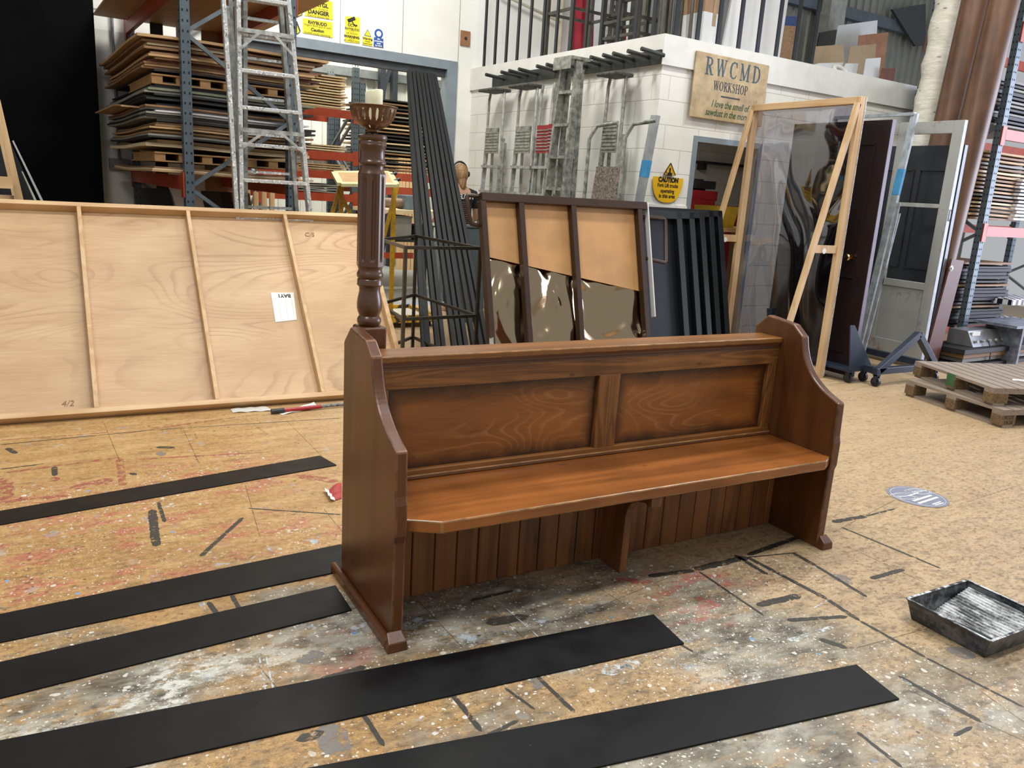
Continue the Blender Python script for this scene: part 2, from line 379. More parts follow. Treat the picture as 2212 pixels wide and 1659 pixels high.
black = [(1798, 1128, 1871, 1115, .02), (1871, 1115, 1933, 1099, .008), (1818, 1139, 2032, 1228, .009), (1881, 1250, 1953, 1230, .016), (1615, 1199, 1740, 1155, .017),
         (1500, 1230, 1615, 1204, .024), (1400, 1245, 1500, 1232, .018), (1615, 1204, 1722, 1194, .006), (1714, 1195, 1762, 1222, .014), (1762, 1222, 1873, 1290, .011), (1587, 1199, 1659, 1242, .014),
         (1615, 1204, 1786, 1294, .014), (1786, 1294, 1857, 1341, .012), (1857, 1341, 2000, 1421, .009), (2000, 1421, 2212, 1528, .007), (1635, 1308, 1730, 1286, .022), (1510, 1235, 1650, 1330, .007),
         (1700, 1340, 1830, 1332, .014), (1015, 1298, 1109, 1276, .010), (1050, 1347, 1141, 1331, .028), (975, 1497, 1040, 1580, .010), (1159, 1460, 1242, 1540, .009), (1090, 1486, 1156, 1533, .006),
         (783, 1540, 830, 1612, .009), (1120, 1556, 1050, 1590, .008), (328, 1101, 338, 1180, .022), (342, 1085, 356, 1128, .010), (337, 966, 378, 967, .022), (525, 1118, 433, 1202, .012), (535, 1098, 737, 1112, .007),
         (15, 968, 35, 980, .018), (0, 961, 318, 930, .006), (318, 930, 737, 903, .005), (0, 1014, 96, 1002, .008), (280, 1022, 295, 1026, .016), (118, 1008, 118, 1028, .016), (450, 1300, 470, 1330, .012), (500, 1285, 520, 1320, .01), (1150, 1390, 1060, 1420, .01),
         (1390, 1345, 1500, 1410, .006), (1770, 1380, 1830, 1400, .018), (1620, 1500, 1700, 1540, .014), (1940, 1460, 2120, 1560, .012), (2060, 1590, 2100, 1570, .008), (1850, 1580, 1950, 1659, .008), (640, 1600, 700, 1580, .02), (690, 1470, 790, 1440, .015)]
grey_s = [(700, 1562, 743, 1634, .05), (1800, 1240, 1840, 1262, .055), (345, 975, 350, 985, .03), (640, 1430, 700, 1410, .04), (1160, 1460, 1163, 1490, .03), (2040, 1400, 2110, 1420, .06)]
reds = [(0, 951, 265, 932, .008), (14, 1021, 260, 988, .016), (299, 992, 470, 983, .012), (470, 983, 597, 976, .008), (258, 990, 266, 1050, .022), (8, 1032, 6, 1080, .05), (150, 1056, 246, 1034, .04), (0, 1085, 150, 1070, .02), (118, 1030, 118, 1040, .03),
        (330, 925, 560, 895, .007), (640, 1028, 730, 1040, .035), (1330, 1252, 1420, 1262, .03), (1500, 1290, 1560, 1310, .03), (1866, 1566, 1868, 1570, .02), (2040, 1555, 2050, 1560, .022), (250, 940, 480, 905, .006)]
thin = [(530, 1048, 561, 1158), (395, 926, 430, 1000), (225, 915, 260, 1000), (530, 905, 580, 940), (1232, 1229, 1369, 1319), (1015, 1265, 1130, 1377), (905, 1300, 1000, 1400), (2048, 1024, 2212, 1093), (2088, 1085, 2212, 1044),
        (1990, 1050, 1800, 1150), (1500, 1225, 1212, 1345), (620, 910, 700, 990), (1830, 1180, 2000, 1260), (1960, 1490, 2212, 1600), (2100, 1480, 2212, 1560), (560, 1440, 610, 1500), (740, 1150, 700, 1100), (1850, 1400, 2212, 1300)]
pale = [(1738, 1325, 1800, 1290, .004), (1700, 1385, 1800, 1355, .012), (560, 1420, 575, 1500, .003), (575, 1420, 590, 1490, .003), (430, 1240, 445, 1330, .003), (1060, 1285, 1190, 1400, .003), (1925, 1458, 1970, 1480, .01), (1300, 1455, 1380, 1430, .03), (1345, 1430, 1360, 1450, .03), (1355, 940, 1356, 941, .003)]

def strokemat(name, c, c2, solid=.9, thr=.42):
    t = NT(name); n_ = t.noise(t.P, 26, 5, .72); col = t.mix(t.noise(t.P, 60, 3), c, c2)
    return t.done(col, .5, 0.0, **{'Alpha': t.mr(n_, thr+.01, thr+.10, .05, solid)})
def strokes(name, segs, mat, z, ragged=.3):
    mb = MB(); rg = random.Random(3)
    for s_ in segs:
        a, b_ = gz(*s_[:2]), gz(*s_[2:4]); w_ = s_[4] if len(s_) > 4 else .0014
        d = b_-a; L = max(d.length, 1e-4); d.normalize(); nrm = Vector((-d.y, d.x, 0)); n_ = max(3, min(60, int(L/max(w_*.6, .012))))
        lo, hi = [], []
        for k in range(n_+1):
            u = k/n_; e = min(1, 2.2*math.sqrt(max(0.02, min(u, 1-u)*L/w_)) / 2) if w_ > .003 else 1
            c_ = a+d*(L*u)
            lo.append(c_-nrm*w_*e*(1-ragged*rg.random())+Vector((0, 0, z))); hi.append(c_+nrm*w_*e*(1-ragged*rg.random())+Vector((0, 0, z)))
        vs = lo+hi; mb.add(vs, [(k, k+1, k+2+n_, k+1+n_) for k in range(n_)])
    o = build(name, mb, mat, fl); return o
strokes('grey_paint_strokes', grey_s, strokemat('worn_grey_paint', '8c8884', '77736e', .75, .4), .0004)
strokes('red_paint_strokes', reds, strokemat('worn_red_paint', '9a4842', 'ab6354', .8, .45), .0006)
strokes('black_paint_strokes', black, strokemat('worn_black_paint', '2c2a26', '47443c', .93, .36), .0008)
strokes('scored_lines', thin, strokemat('scored_line', '5a4630', '6e5a40', .75, .4), .0010, 0)
strokes('pale_paint_strokes', pale, strokemat('worn_white_paint', 'd8dcd8', 'c2ccd0', .85, .45), .0012)

# round lift mark painted on the floor
g = gz(1982, 1073); M_mark = plain('grey_blue_floor_paint', '7f8291', .6, var=.1, sc=30); M_white = plain('white_paint', 'e6e6e2', .5, var=.04)
rx = (gz(2048, 1080)-gz(1916, 1062)).length/2
mk = tag(build('floor_marking', MB().lathe((g.x, g.y, .0014), [(rx, 0), (rx, .0008)], 64), M_mark), 'round grey-blue painted mark with white lines on the tan floor right of the pew', 'floor marking')
mb = MB()
def fpt(cx, cy): q = gz(1890+cx/12.29, 1030+cy/12.29); return Vector((q.x, q.y, .0025))
for a, b_, wd in [((1015, 650), (1490, 500), .016), ((1155, 715), (1660, 550), .016), ((880, 515), (1150, 430), .01), ((1530, 740), (1740, 670), .01), ((1600, 760), (1820, 700), .008)]:
    mb.bar(fpt(*a), fpt(*b_), wd, .0006, None)
for c_ in [(640, 500), (720, 480), (830, 560), (900, 560), (1020, 385), (1120, 360), (1220, 420), (1270, 430)]:
    q = fpt(*c_); mb.tube([q+Vector((.055*math.cos(a)+.018*math.sin(a), -.018*math.cos(a)+.02*math.sin(a), 0)) for a in np.linspace(0, 2*math.pi, 17)[:-1]], .0012, 5, closed=True)
mb.tube([Vector((g.x+(rx-.018)*math.cos(a), g.y+(rx-.018)*math.sin(a), .0025)) for a in np.linspace(0, 2*math.pi, 65)[:-1]], .001, 5, closed=True)
build('white_lines', mb, M_white, mk)

# ================================================================== CHURCH PEW
PC = ('b5713a', '7c4420')
M_edge_pale = plain('pale_stain_edge', 'a87a48', .35, var=.3, sc=14)
M_edge_mid = plain('mid_brown_edge', '80573a', .35, var=.35, sc=10)
M_pew_side = wood('stained_pine_side', '693c1b', '361d0d', 'z', .38, .9, 8, coat=.12, contrast=1.1)
M_pew_in = wood('stained_pine_inner_side', '633a19', '3a210d', 'z', .38, .9, 8, coat=.12, contrast=1.1)
M_pew_seat = wood('stained_pine_seat', 'a8652f', '683b17', 'x', .3, 1.0, 10, coat=.22, contrast=1.2, knots=True)
M_pew_rail = wood('stained_pine_rail', '98612c', '593613', 'x', .33, 1.0, 12, coat=.2, contrast=.9)
M_pew_frame = wood('brushed_pine_frame', '935f2f', '4c2d14', 'x', .38, 1.6, 34, coat=.1, contrast=1.3, knots=True)
M_pew_stile = wood('brushed_pine_stile', '976332', '4f3016', 'z', .38, 1.6, 34, coat=.1, contrast=1.3)
M_pew_kick = wood('stained_pine_matchboard', '8f5a2f', '54321a', 'z', .42, 1.0, 14, coat=.05, knots=True, contrast=1.4)
M_pew_dark = wood('dark_stained_moulding', '7d543c', '4c3020', 'x', .35, 1.0, 12, coat=.15)
XL, XL2, XR, XR2 = .925, .968, 3.05, 3.093
pew = thing('church_pew', 'long stained pine church pew with curved ends standing on the painted floor', 'pew', (2.0, 2.6, 0))
prof = [(2.873, 0), (2.873, .965), (2.80, 1.03), (2.635, 1.012), (2.573, .965)]
cv = [(2.573, .965), (2.545, .875), (2.492, .80), (2.413, .743), (2.318, .703)]
def crom(pts, k=5):
    out = []
    for i in range(len(pts)-1):
        p0, p1, p2, p3 = pts[max(i-1, 0)], pts[i], pts[i+1], pts[min(i+2, len(pts)-1)]
        for j in range(k):
            s = j/k
            out.append(tuple(.5*((2*p1[a])+(-p0[a]+p2[a])*s+(2*p0[a]-5*p1[a]+4*p2[a]-p3[a])*s*s+(-p0[a]+3*p1[a]-3*p2[a]+p3[a])*s**3) for a in range(len(p1))))
    return out+[pts[-1]]
prof += crom(cv)[1:] + [(2.313, .55), (2.305, .52), (2.305, .41), (2.313, .385), (2.313, 0)]
for x0, x1, mm, nm in ((XL, XL2, M_pew_side, 'left'), (XR, XR2, M_pew_in, 'right')):
    e = build('end_panel', MB().prism([(x0, y, z) for y, z in prof], (x1-x0, 0, 0)), mm, pew, bevel=.007, seg=2); worn(e, M_edge_mid)
    out = -1 if nm == 'left' else 1
    xo = x0 if out < 0 else x1
    run = MB().box((min(xo, xo+out*.026), 2.30, 0), (max(xo, xo+out*.026), 2.93, .045))
    build('foot_runner', run, M_pew_side, pew, bevel=.01)
    xa, xb = (xo+out*.026, x1+.006) if out < 0 else (x0-.0, xo+.026)
    toe = MB().add([(xa, 2.278, 0), (xb, 2.278, 0), (xb, 2.32, 0), (xa, 2.32, 0), (xa+.004, 2.278, .034), (xb-.004, 2.278, .034), (xb-.012, 2.316, .062), (xa+.01, 2.316, .062)],
                   [(0, 3, 2, 1), (0, 1, 5, 4), (1, 2, 6, 5), (2, 3, 7, 6), (3, 0, 4, 7), (4, 5, 6, 7)])
    build('foot_toe', toe, M_pew_side, pew, bevel=.004)
seat = MB().prism([(XL2+.001, 2.352, .405), (1.085, 2.285, .405), (2.985, 2.285, .405), (3.078, 2.335, .405), (3.078, 2.300, .405), (3.049, 2.32, .405), (3.049, 2.705, .405), (XL2+.001, 2.705, .405)][:4]+[(3.078, 2.3045-.0+.0, .405)][:0]+[(3.049, 2.352, .405), (3.049, 2.705, .405), (XL2+.001, 2.705, .405)], (0, 0, .045))
worn(build('seat', seat, M_pew_seat, pew, bevel=.006, seg=2), M_edge_pale)
YB = 2.70
build('bottom_rail', MB().box((XL2, YB, .40), (XR, YB+.045, .485)), M_pew_rail, pew, bevel=.004)
worn(build('bead', MB().box((XL2, YB-.014, .452), (XR, YB, .468)), M_pew_dark, pew, bevel=.004), M_edge_pale)
worn(build('top_rail', MB().box((XL2, YB, .808), (XR, YB+.045, .882)), M_pew_frame, pew, bevel=.003), M_edge_pale)
for xa, xb in ((XL2, 1.042), (1.99, 2.102), (2.995, XR)):
    build('stile', MB().box((xa, YB+.0006, .47), (xb, YB+.045, .812)), M_pew_stile, pew, bevel=.004)
for xa, xb in ((1.042, 1.99), (2.102, 2.995)):
    hx, hz = (xb-xa)/2, .162
    mp = ply('stained_plywood_panel', '9c602c', '633a16', 'c08e54', .34, 'x', 1.7, 34, .27, edge=(hx+.008, hz+.01, (xa+xb)/2-2.0, .647, '1c0e06'), coat=.15)
    build('back_panel', MB().box((xa-.01, YB+.022, .475), (xb+.01, YB+.034, .815)), mp, pew)
cav = [(YB, .882), (YB, .888), (YB+.004, .893), (YB+.004, .9), (YB-.004, .913), (YB+.10, .913), (YB+.10, .80), (YB+.05, .80), (YB+.05, .882)]
build('cornice_moulding', MB().prism([(XL2, y, z) for y, z in cav], (XR-XL2, 0, 0)), M_pew_dark, pew)
worn(build('capping_rail', MB().box((XL2, YB-.014, .913), (XR, 2.835, .937)), M_pew_rail, pew, bevel=.005, seg=2), M_edge_pale)
for i in range(23):
    xa = XL2+.004+i*.0946-.04
    a, b_ = max(xa, XL2), min(xa+.0906, XR)
    if b_-a > .01: build('matchboard', MB().box((a, 2.612, .0), (b_, 2.626, .408)), M_pew_kick, pew, bevel=.003, seg=1)
build('matchboard_backing', MB().box((XL2, 2.627, .02), (XR, 2.634, .405)), M_pew_dark, pew)
sp = [(2.611, 0), (2.461, 0), (2.456, .26), (2.448, .295), (2.425, .33), (2.388, .352), (2.33, .366), (2.33, .404), (2.611, .404)]
build('centre_support', MB().prism([(2.005, y, z) for y, z in sp], (.036, 0, 0)), M_pew_kick, pew, bevel=.003)
build('support_block', MB().box((2.0, 2.296, .362), (2.05, 2.33, .404)), M_pew_kick, pew, bevel=.002)
build('back_board', MB().box((XL2, 2.80, .1), (XR, 2.812, .90)), M_pew_dark, pew)

# ================================================================== CANDLE STAND
cx, cy = .0, 2.93
def cz(v): return yp(801, 180+v/3.0746, cy).z
cx = yp(801, 500, cy).x; KX = 3.0746; PXM = .00184
M_post = wood('dark_turned_hardwood', '64422a', '382313', 'z', .3, 1.2, 8, coat=.3, contrast=.7)
cs = thing('candle_stand', 'tall dark turned wooden post carrying a pierced candle bowl behind pew left end', 'candle stand', (cx, cy, 0))
def pr(rows): return [(hw/KX*PXM, cz(v)) for v, hw in rows]
low = pr([(1606, 60), (1600, 66), (1590, 74), (1575, 78), (1560, 76), (1548, 68), (1541, 64), (1530, 67), (1510, 75), (1485, 79.5), (1460, 79.5), (1430, 76), (1400, 70), (1375, 66), (1352, 68), (1338, 80), (1333, 82), (1325, 80), (1308, 80), (1299, 77), (1295, 73), (1291, 77), (1283, 82), (1270, 84), (1256, 81), (1249, 76), (1235, 74), (1222, 77), (1212, 82)])
build('turned_baluster', MB().lathe((cx, cy, 0), low, 48), M_post, cs, smooth=35)
up_ = pr([(602, 84), (590, 80), (576, 74), (562, 72), (548, 73), (541, 80), (533, 85), (524, 85), (515, 80), (508, 77), (490, 76), (470, 75), (450, 76), (430, 80), (414, 85), (408, 86), (404, 84), (392, 84), (384, 80), (378, 84), (370, 88), (360, 89), (350, 87), (343, 78), (341, 30)])
build('turned_capital', MB().lathe((cx, cy, 0), up_, 48), M_post, cs, smooth=35)
# octagonal shaft with a sunk flute in every face
N8 = 160; rows = []; za, zb = cz(1212), cz(600)
fa, fb_ = cz(1178), cz(628); vs = []; m_ = 40; rr = 84/KX*PXM
for i in range(m_+1):
    z = za+(zb-za)*i/m_
    dz = max(0.0, min(1.0, (z-fa)/.012, (fb_-z)/.012)); dz = math.sqrt(max(0, 1-(1-dz)**2))
    for k in range(N8):
        th = 2*math.pi*k/N8; t8 = (th+R(22.5)+R(8)) % (math.pi/4) - math.pi/8
        rad = rr*math.cos(math.pi/8)*1.03/math.cos(t8); rad = min(rad, rr*1.045)
        off = rad*math.sin(t8); hw_ = .0075
        if abs(off) < hw_: rad -= dz*.0065*math.sqrt(1-(off/hw_)**2)
        vs.append((cx+rad*math.cos(th), cy+rad*math.sin(th), z))
fs = [(i*N8+k, i*N8+(k+1) % N8, (i+1)*N8+(k+1) % N8, (i+1)*N8+k) for i in range(m_) for k in range(N8)]
fs += [tuple(range(N8-1, -1, -1)), tuple(m_*N8+k for k in range(N8))]
build('fluted_shaft', MB().add(vs, fs), M_post, cs, smooth=25)
hb = .052; zt = low[0][1]
c_, s_ = math.cos(R(4)), math.sin(R(4))
blk = MB().obox((cx+.004, cy+.004, zt/2), (hb*c_, hb*s_, 0), (-hb*s_, hb*c_, 0), (0, 0, zt/2))
build('square_base', blk, M_pew_side, cs, bevel=.012, seg=4)
# bowl
zb0, zb1 = cz(343), cz(152); rb = 145/KX*PXM; NB, MB_ = 256, 44
def bowl_r(s):            # s 0..1 bottom..rim
    pts = [(0, 14), (.03, 12), (.06, 13), (.08, 30), (.11, 36), (.14, 38), (.17, 34), (.2, 40), (.3, 78), (.42, 104), (.6, 126), (.8, 137), (.95, 141), (1, 146)]
    for (a, ra), (b, rb_) in zip(pts, pts[1:]):
        if s <= b: return (ra+(rb_-ra)*(s-a)/(b-a))/KX*PXM
    return pts[-1][1]/KX*PXM
vs = []; fs = []
for i in range(MB_+1):
    s = i/MB_; r_ = bowl_r(s)
    for k in range(NB): th = 2*math.pi*k/NB; vs.append((cx+r_*math.cos(th), cy+r_*math.sin(th), zb0+(zb1-zb0)*s))
for i in range(MB_):
    for k in range(NB):
        s = (i+.5)/MB_; a = ((k+.5)/NB*20) % 1 - .5
        hole = (a/.21)**2+((s-.68)/.215)**2 < 1
        a2 = ((k+.5)/NB*10) % 1 - .5
        hole = hole or (a2/.14)**2+((s-.27)/.04)**2 < 1
        if not hole: fs.append((i*NB+k, i*NB+(k+1) % NB, (i+1)*NB+(k+1) % NB, (i+1)*NB+k))
M_bowl = plain('bronzed_bowl', '7c5a3c', .34, .35, .2, 25, 'lighter' and '5a3d29')
bo = build('candle_bowl', MB().add(vs, fs), M_bowl, cs, smooth=60)
md = bo.modifiers.new('thick', 'SOLIDIFY'); md.thickness = .003; md.offset = -1
rim_ = build('bowl_rim', MB().tube([(cx+rb*math.cos(a), cy+rb*math.sin(a), zb1) for a in np.linspace(0, 2*math.pi, 65)[:-1]], .0025, 8, closed=True), M_bowl, cs, smooth=60)
t = NT('ivory_wax'); M_wax = t.done(t.mix(t.noise(t.P, 20, 3), 'ece7c0', 'f3efcf'), .5, **{'Subsurface Weight': .25, 'Subsurface Radius': (.02, .015, .008)})
rc = 53/KX*PXM; zc1 = cz(44); zc0 = cz(262)
vs = []; m_ = 12
prf = [(.6, 0), (rc, 0), (rc, .3), (rc*.995, .7), (rc, .965), (rc*.93, .99), (rc*.5, 1.0), (0.001, 1.0)]
mb = MB(); nn = 40; pts = []
for r_, s in prf:
    r_ = min(r_, rc)
    for k in range(nn):
        th = 2*math.pi*k/nn; z = zc0+(zc1-zc0)*s
        if s > .9: z += .006*math.cos(th+.6)*min(1, r_/rc)
        pts.append((cx+.002+r_*math.cos(th), cy+r_*math.sin(th), z))
fs = [(i*nn+k, i*nn+(k+1) % nn, (i+1)*nn+(k+1) % nn, (i+1)*nn+k) for i in range(len(prf)-1) for k in range(nn)] + [tuple(range(nn-1, -1, -1))]
cdl = tag(build('pillar_candle', MB().add(pts, fs), M_wax, smooth=50), 'ivory pillar candle standing in the pierced bronze bowl', 'candle')
build('wick', MB().cyl((cx, cy, zc1-.01), (cx+.002, cy, zc1+.003), .001, 6), plain('charred_wick', '2a2622', .9), cdl)

# ================================================================== BLACK PAINTED BOARDS ON THE FLOOR
def boardmat():
    t = NT('black_painted_hardboard'); f = t.noise(t.P, 2.2, 3)
    col = t.mix(t.mr(f, .4, .62), '0b0b0c', '111112')
    d = t.vor(t.P, 26); rn = t.xyz(t.vor(t.P, 26, out=1))
    m = t.ma('MULTIPLY', t.mr(t.ma('SUBTRACT', t.mr(rn[0], .8, 1, .01, .06), d), 0, .02), t.ma('GREATER_THAN', rn[0], .86))
    col = t.mix(m, col, 'b5b3ac')
    return t.done(col, t.mr(t.noise(t.P, 6, 4), .35, .65, .4, .55), 0.0, t.bump(t.noise(t.P, 90, 2), .03, .001), **{'Specular IOR Level': .22})
M_board = boardmat()
def fboard(corners, lab, z=0.0):
    pts = [gz(*c, z+.006) for c in corners]
    for p in pts: p.z = z+.0005
    return tag(build('painted_board', MB().prism(pts, (0, 0, .006)), M_board, bevel=.001, seg=1), lab, 'board', 'black painted boards laid out to dry')
fboard([(-160, 1131), (691, 984), (727, 1004), (-160, 1161)], 'black painted board farthest from the camera, ending short of the pew')
fboard([(-200, 1367), (737, 1175), (762, 1228), (-200, 1428)], 'black painted board whose right end meets the back half of the pew end')
fboard([(-220, 1480), (725, 1264), (760, 1317), (-220, 1562)], 'black painted board ending at the foot runner of the pew')
fboard([(-240, 1645), (1412, 1327), (1478, 1389), (130, 1690)], 'black painted board just in front of the pew, crossing before its left foot')
fboard([(560, 1678), (1850, 1435), (1943, 1509), (900, 1745)], 'black painted board nearest the camera, at the bottom edge of the photo')
# offcut beside the top strip and the curled scrap
M_redp = plain('red_paper', 'a83a34', .6, var=.06); M_paper = plain('white_paper', 'e4e2dc', .6, var=.03)
sc_ = thing('paper_scrap', 'curled scrap of red and white paper on the floor left of the pew', 'paper', gz(718, 1073))
def curl(pts, zf, n=8):
    p = [gz(*q) for q in pts]
    def fn(u, v):
        a = p[0].lerp(p[1], u); b = p[3].lerp(p[2], u); q = a.lerp(b, v); return Vector((q.x, q.y, .002+zf(u, v)))
    return fn
build('red_face', MB().slabgrid(curl([(708, 1062), (738, 1054), (738, 1078), (722, 1083)], lambda u, v: .03*math.sin(u*2.2)*(1-v)+.012*math.sin(v*6)**2), 10, 10, (0, 0, .0006)), M_redp, sc_, smooth=60)
build('torn_edge', MB().slabgrid(curl([(698, 1062), (709, 1062), (724, 1083), (714, 1086)], lambda u, v: .012*math.sin(v*9)**2+.016*(1-u)), 6, 12, (0, 0, .0006)), M_paper, sc_, smooth=60)

# ================================================================== ROLLER TRAY
M_tray = NT('black_plastic_with_white_paint')
def traymat():
    t = M_tray; f = t.noise(t.scale(t.P, (1, .35, 1)), 16, 5, .7); g_ = t.noise(t.P, 55, 4, .7)
    o = t.xyz(t.P); up = t.n('NewGeometry', out=1); nz = t.xyz(up)[2]
    hi = t.mr(nz, .2, .9)
    fac = t.ma('MULTIPLY', t.mr(t.ma('ADD', f, t.ma('MULTIPLY', g_, .35)), .62, .76), t.ma('ADD', .12, t.ma('MULTIPLY', hi, .75)))
    return t.done(t.mix(fac, t.mix(g_, '1d1e20', '34363a'), 'dcdfe0'), t.mr(fac, 0, 1, .3, .6), 0.0)
traymat()
tl, tr_ = gz(1955, 1342), gz(2142, 1419); tx = (tl.x+tr_.x)/2
TY0, TY1 = tr_.y, tl.y+.005; TX0, TX1 = tx, tx+.36; H0 = .085
tray = thing('paint_tray', 'black plastic roller tray smeared with white paint on the floor at right', 'paint tray', ((TX0+TX1)/2, (TY0+TY1)/2, 0))
rim = [(TX0-.02, TY0-.014), (TX0-.02, TY1+.014), (TX1+.02, TY1+.014), (TX1+.02, TY0-.014)]
flo = [(TX0+.002, TY0+.006), (TX0+.002, TY1-.006), (TX1, TY1-.006), (TX1, TY0+.006)]
mb = MB(); th_ = .003
def ringq(lo, zlo, hi, zhi):
    for i in range(4):
        a, b_ = lo[i], lo[(i+1) % 4]; c, d = hi[(i+1) % 4], hi[i]
        mb.add([(a[0], a[1], zlo), (b_[0], b_[1], zlo), (c[0], c[1], zhi), (d[0], d[1], zhi)], [(0, 1, 2, 3)])
ringq(flo, .0015, rim, H0)
w_ = build('tray_walls', mb, M_tray.m, tray); md = w_.modifiers.new('t', 'SOLIDIFY'); md.thickness = .0035; md.offset = 1
# ramp floor with ridges running along the tray width, deep well on the near left
def tray_fn(u, v):
    x = TX0+.006+(TX1-TX0-.008)*u; y = TY0+.008+(TY1-TY0-.016)*v
    z = .006 if u < .42 else .006+(u-.42)*.1
    if u > .4:
        amp = min(1, (u-.4)/.05); z += amp*.003*(1+math.sin((u*22+abs(v-.45)*-.9)*2*math.pi))
    return Vector((x, y, z))
build('ribbed_ramp', MB().slabgrid(tray_fn, 150, 24, (0, 0, .0025)), M_tray.m, tray, smooth=60)
lip = MB()
for i in range(4):
    a, b_ = Vector((*rim[i], H0)), Vector((*rim[(i+1) % 4], H0)); lip.bar(a, b_, .012, .005, None)
build('tray_lip', lip, M_tray.m, tray, bevel=.002)
build('paint_pool', MB().prism([(TX0+.012, TY0+.02, .0095), (TX0+.15, TY0+.02, .0095), (TX0+.155, TY0+.12, .0095), (TX0+.13, TY1-.06, .0095), (TX0+.06, TY1-.035, .0095), (TX0+.012, TY1-.08, .0095)], (0, 0, .001)), plain('wet_dark_green_paint', '2c3a37', .12, var=.3, sc=14), tray)

# ================================================================== PLYWOOD FLAT ON ITS SIDE, LEFT
M_ply = ply('bare_plywood', 'ccac84', 'a9855d', '8c6641', .5, 'x', 1.0, 22, .42)
M_pine = wood('bare_pine', 'dbbd92', 'b38a5a', 'x', .55, 1.0, 14, knots=True)
M_pinez = wood('bare_pine_upright', 'd9bb90', 'b08757', 'z', .55, 1.0, 14, knots=True)
M_ink = plain('black_marker_ink', '2b2927', .7)
y0 = 5.48; a_, b_ = gz(60, 446, 1.235), gz(700, 470, 1.235); yt = (a_.y+b_.y)/2
lean = (yt-y0); Lh = math.hypot(lean, 1.235); T = Vector((0, lean, 1.235)).normalized(); NF = Vector((0, -T.z, T.y))  # towards camera, out of the face
P0 = Vector((0, y0, .0))+NF*-.0
xLf, xRf = -1.6, hit(852, 738, (0, y0, 0), NF).x
flat = thing('stage_flat', 'long bare plywood stage flat with battens, lying on its side across the left', 'stage flat', ((xLf+xRf)/2, y0+.1, 0))
def fp(x, t_, n=0.0): return Vector((x, 0, 0))+P0+T*t_+NF*n
build('plywood_sheet', MB().prism([fp(xLf, 0, -.012), fp(xRf, 0, -.012), fp(xRf, Lh, -.012), fp(xLf, Lh, -.012)], NF*.010), M_ply, flat)
RD = .068
def rail(name, p, q, wd, side, mat=M_pine): build(name, MB().bar(p+NF*RD/2, q+NF*RD/2, wd, RD, side), mat, flat, bevel=.002, seg=1)
rail('bottom_rail', fp(xLf, .02), fp(xRf, .02), .036, T)
rail('top_rail', fp(xLf, Lh-.018), fp(xRf, Lh-.018), .036, T)
for (ax, ay, bx_, by_) in [(168, 470, 213, 880), (416, 480, 463, 860), (629, 490, 689, 842)]:
    p = hit(ax, ay, P0+NF*RD, NF); q = hit(bx_, by_, P0+NF*RD, NF); xm = (p.x+q.x)/2
    rail('batten', fp(xm, .038), fp(xm, Lh-.036), .027, X1, M_pinez)
for x in (-1.35, -.85):
    rail('batten', fp(x, .038), fp(x, Lh-.036), .027, X1, M_pinez)
rail('end_rail', fp(xRf-.02, .038), fp(xRf-.02, Lh-.036), .036, X1, M_pinez)
# printed sheet stuck to the flat, and pencilled notes
q = [hit(x, y, P0, NF) for x, y in ((585, 632), (634, 632), (641, 691), (595, 696))]
sh = tag(build('paper_notice', MB().prism([p+NF*.0005 for p in q], NF*.0008), M_paper), 'white printed sheet stuck upside down on the plywood flat', 'paper')
rr_, uu_ = -(q[1]-q[0]).normalized(), -(q[0]-q[3]).normalized()
text('heading', 'BAY1', M_ink, q[0].lerp(q[1], .56)+NF*.0016-(q[0]-q[3]).normalized()*.03, rr_, uu_, .042, sh, bold=.0015)
ln_ = MB()
for k in (.3, .62, .9):
    ln_.bar(q[0].lerp(q[1], k-.02).lerp(q[3].lerp(q[2], k-.02), .22)+NF*.0016, q[0].lerp(q[1], k-.02).lerp(q[3].lerp(q[2], k-.02), .92)+NF*.0016, .0012, .0004, X1)
build('drawn_lines', ln_, plain('pale_grey_ink', '9a9a98', .7), sh)
for (px, py, s) in ((668, 507, 'C/S'), (146, 872, '4/2')):
    p = hit(px, py, P0, NF)+NF*.0004; text('pencil_note', s, plain('pencil', '8a6a4a', .7), p, X1, T, .055, flat, shear=.2, depth=.0004)

# things on the floor before the flat
M_filmw = plain('crumpled_masking_film', 'd5d3cc', .35, var=.06)
def ground_sheet(name, pts, lab, mat, zf):
    return tag(build(name, MB().slabgrid(curl(pts, zf), 16, 10, (0, 0, .0007)), mat, smooth=60), lab, 'paper')
ground_sheet('masking_paper', [(498, 884), (575, 879), (590, 888), (503, 892)], 'loose grey-white paper on the floor against the plywood flat', M_filmw, lambda u, v: .004*math.sin(u*9)**2)
ground_sheet('paper_strip', [(600, 893), (678, 872), (686, 882), (610, 897)], 'curled white paper strip beside the red roller handle', M_paper, lambda u, v: .02*max(0, u-.6)+.006*math.sin(u*7)**2)
p, q = gz(586, 889, .02), gz(742, 873, .02); d = (q-p); d.z = 0
rol = thing('roller_pole', 'red roller pole with black grip lying in front of the plywood flat', 'pole', ((p.x+q.x)/2, (p.y+q.y)/2, 0))
build('grip', MB().tube([p, p.lerp(q, .17)], .017, 12), plain('black_rubber', '2a2a2a', .5), rol, smooth=50)
build('red_tube', MB().tube([p.lerp(q, .17), p.lerp(q, .68)], .0135, 12), plain('red_gloss_paint', 'a82a2c', .3, var=.15, sc=40), rol, smooth=50)
build('worn_tube', MB().tube([p.lerp(q, .68), p.lerp(q, 1.35)], .0115, 12), plain('paint_flecked_tube', '8a8a88', .4, var=.4, sc=60), rol, smooth=50)


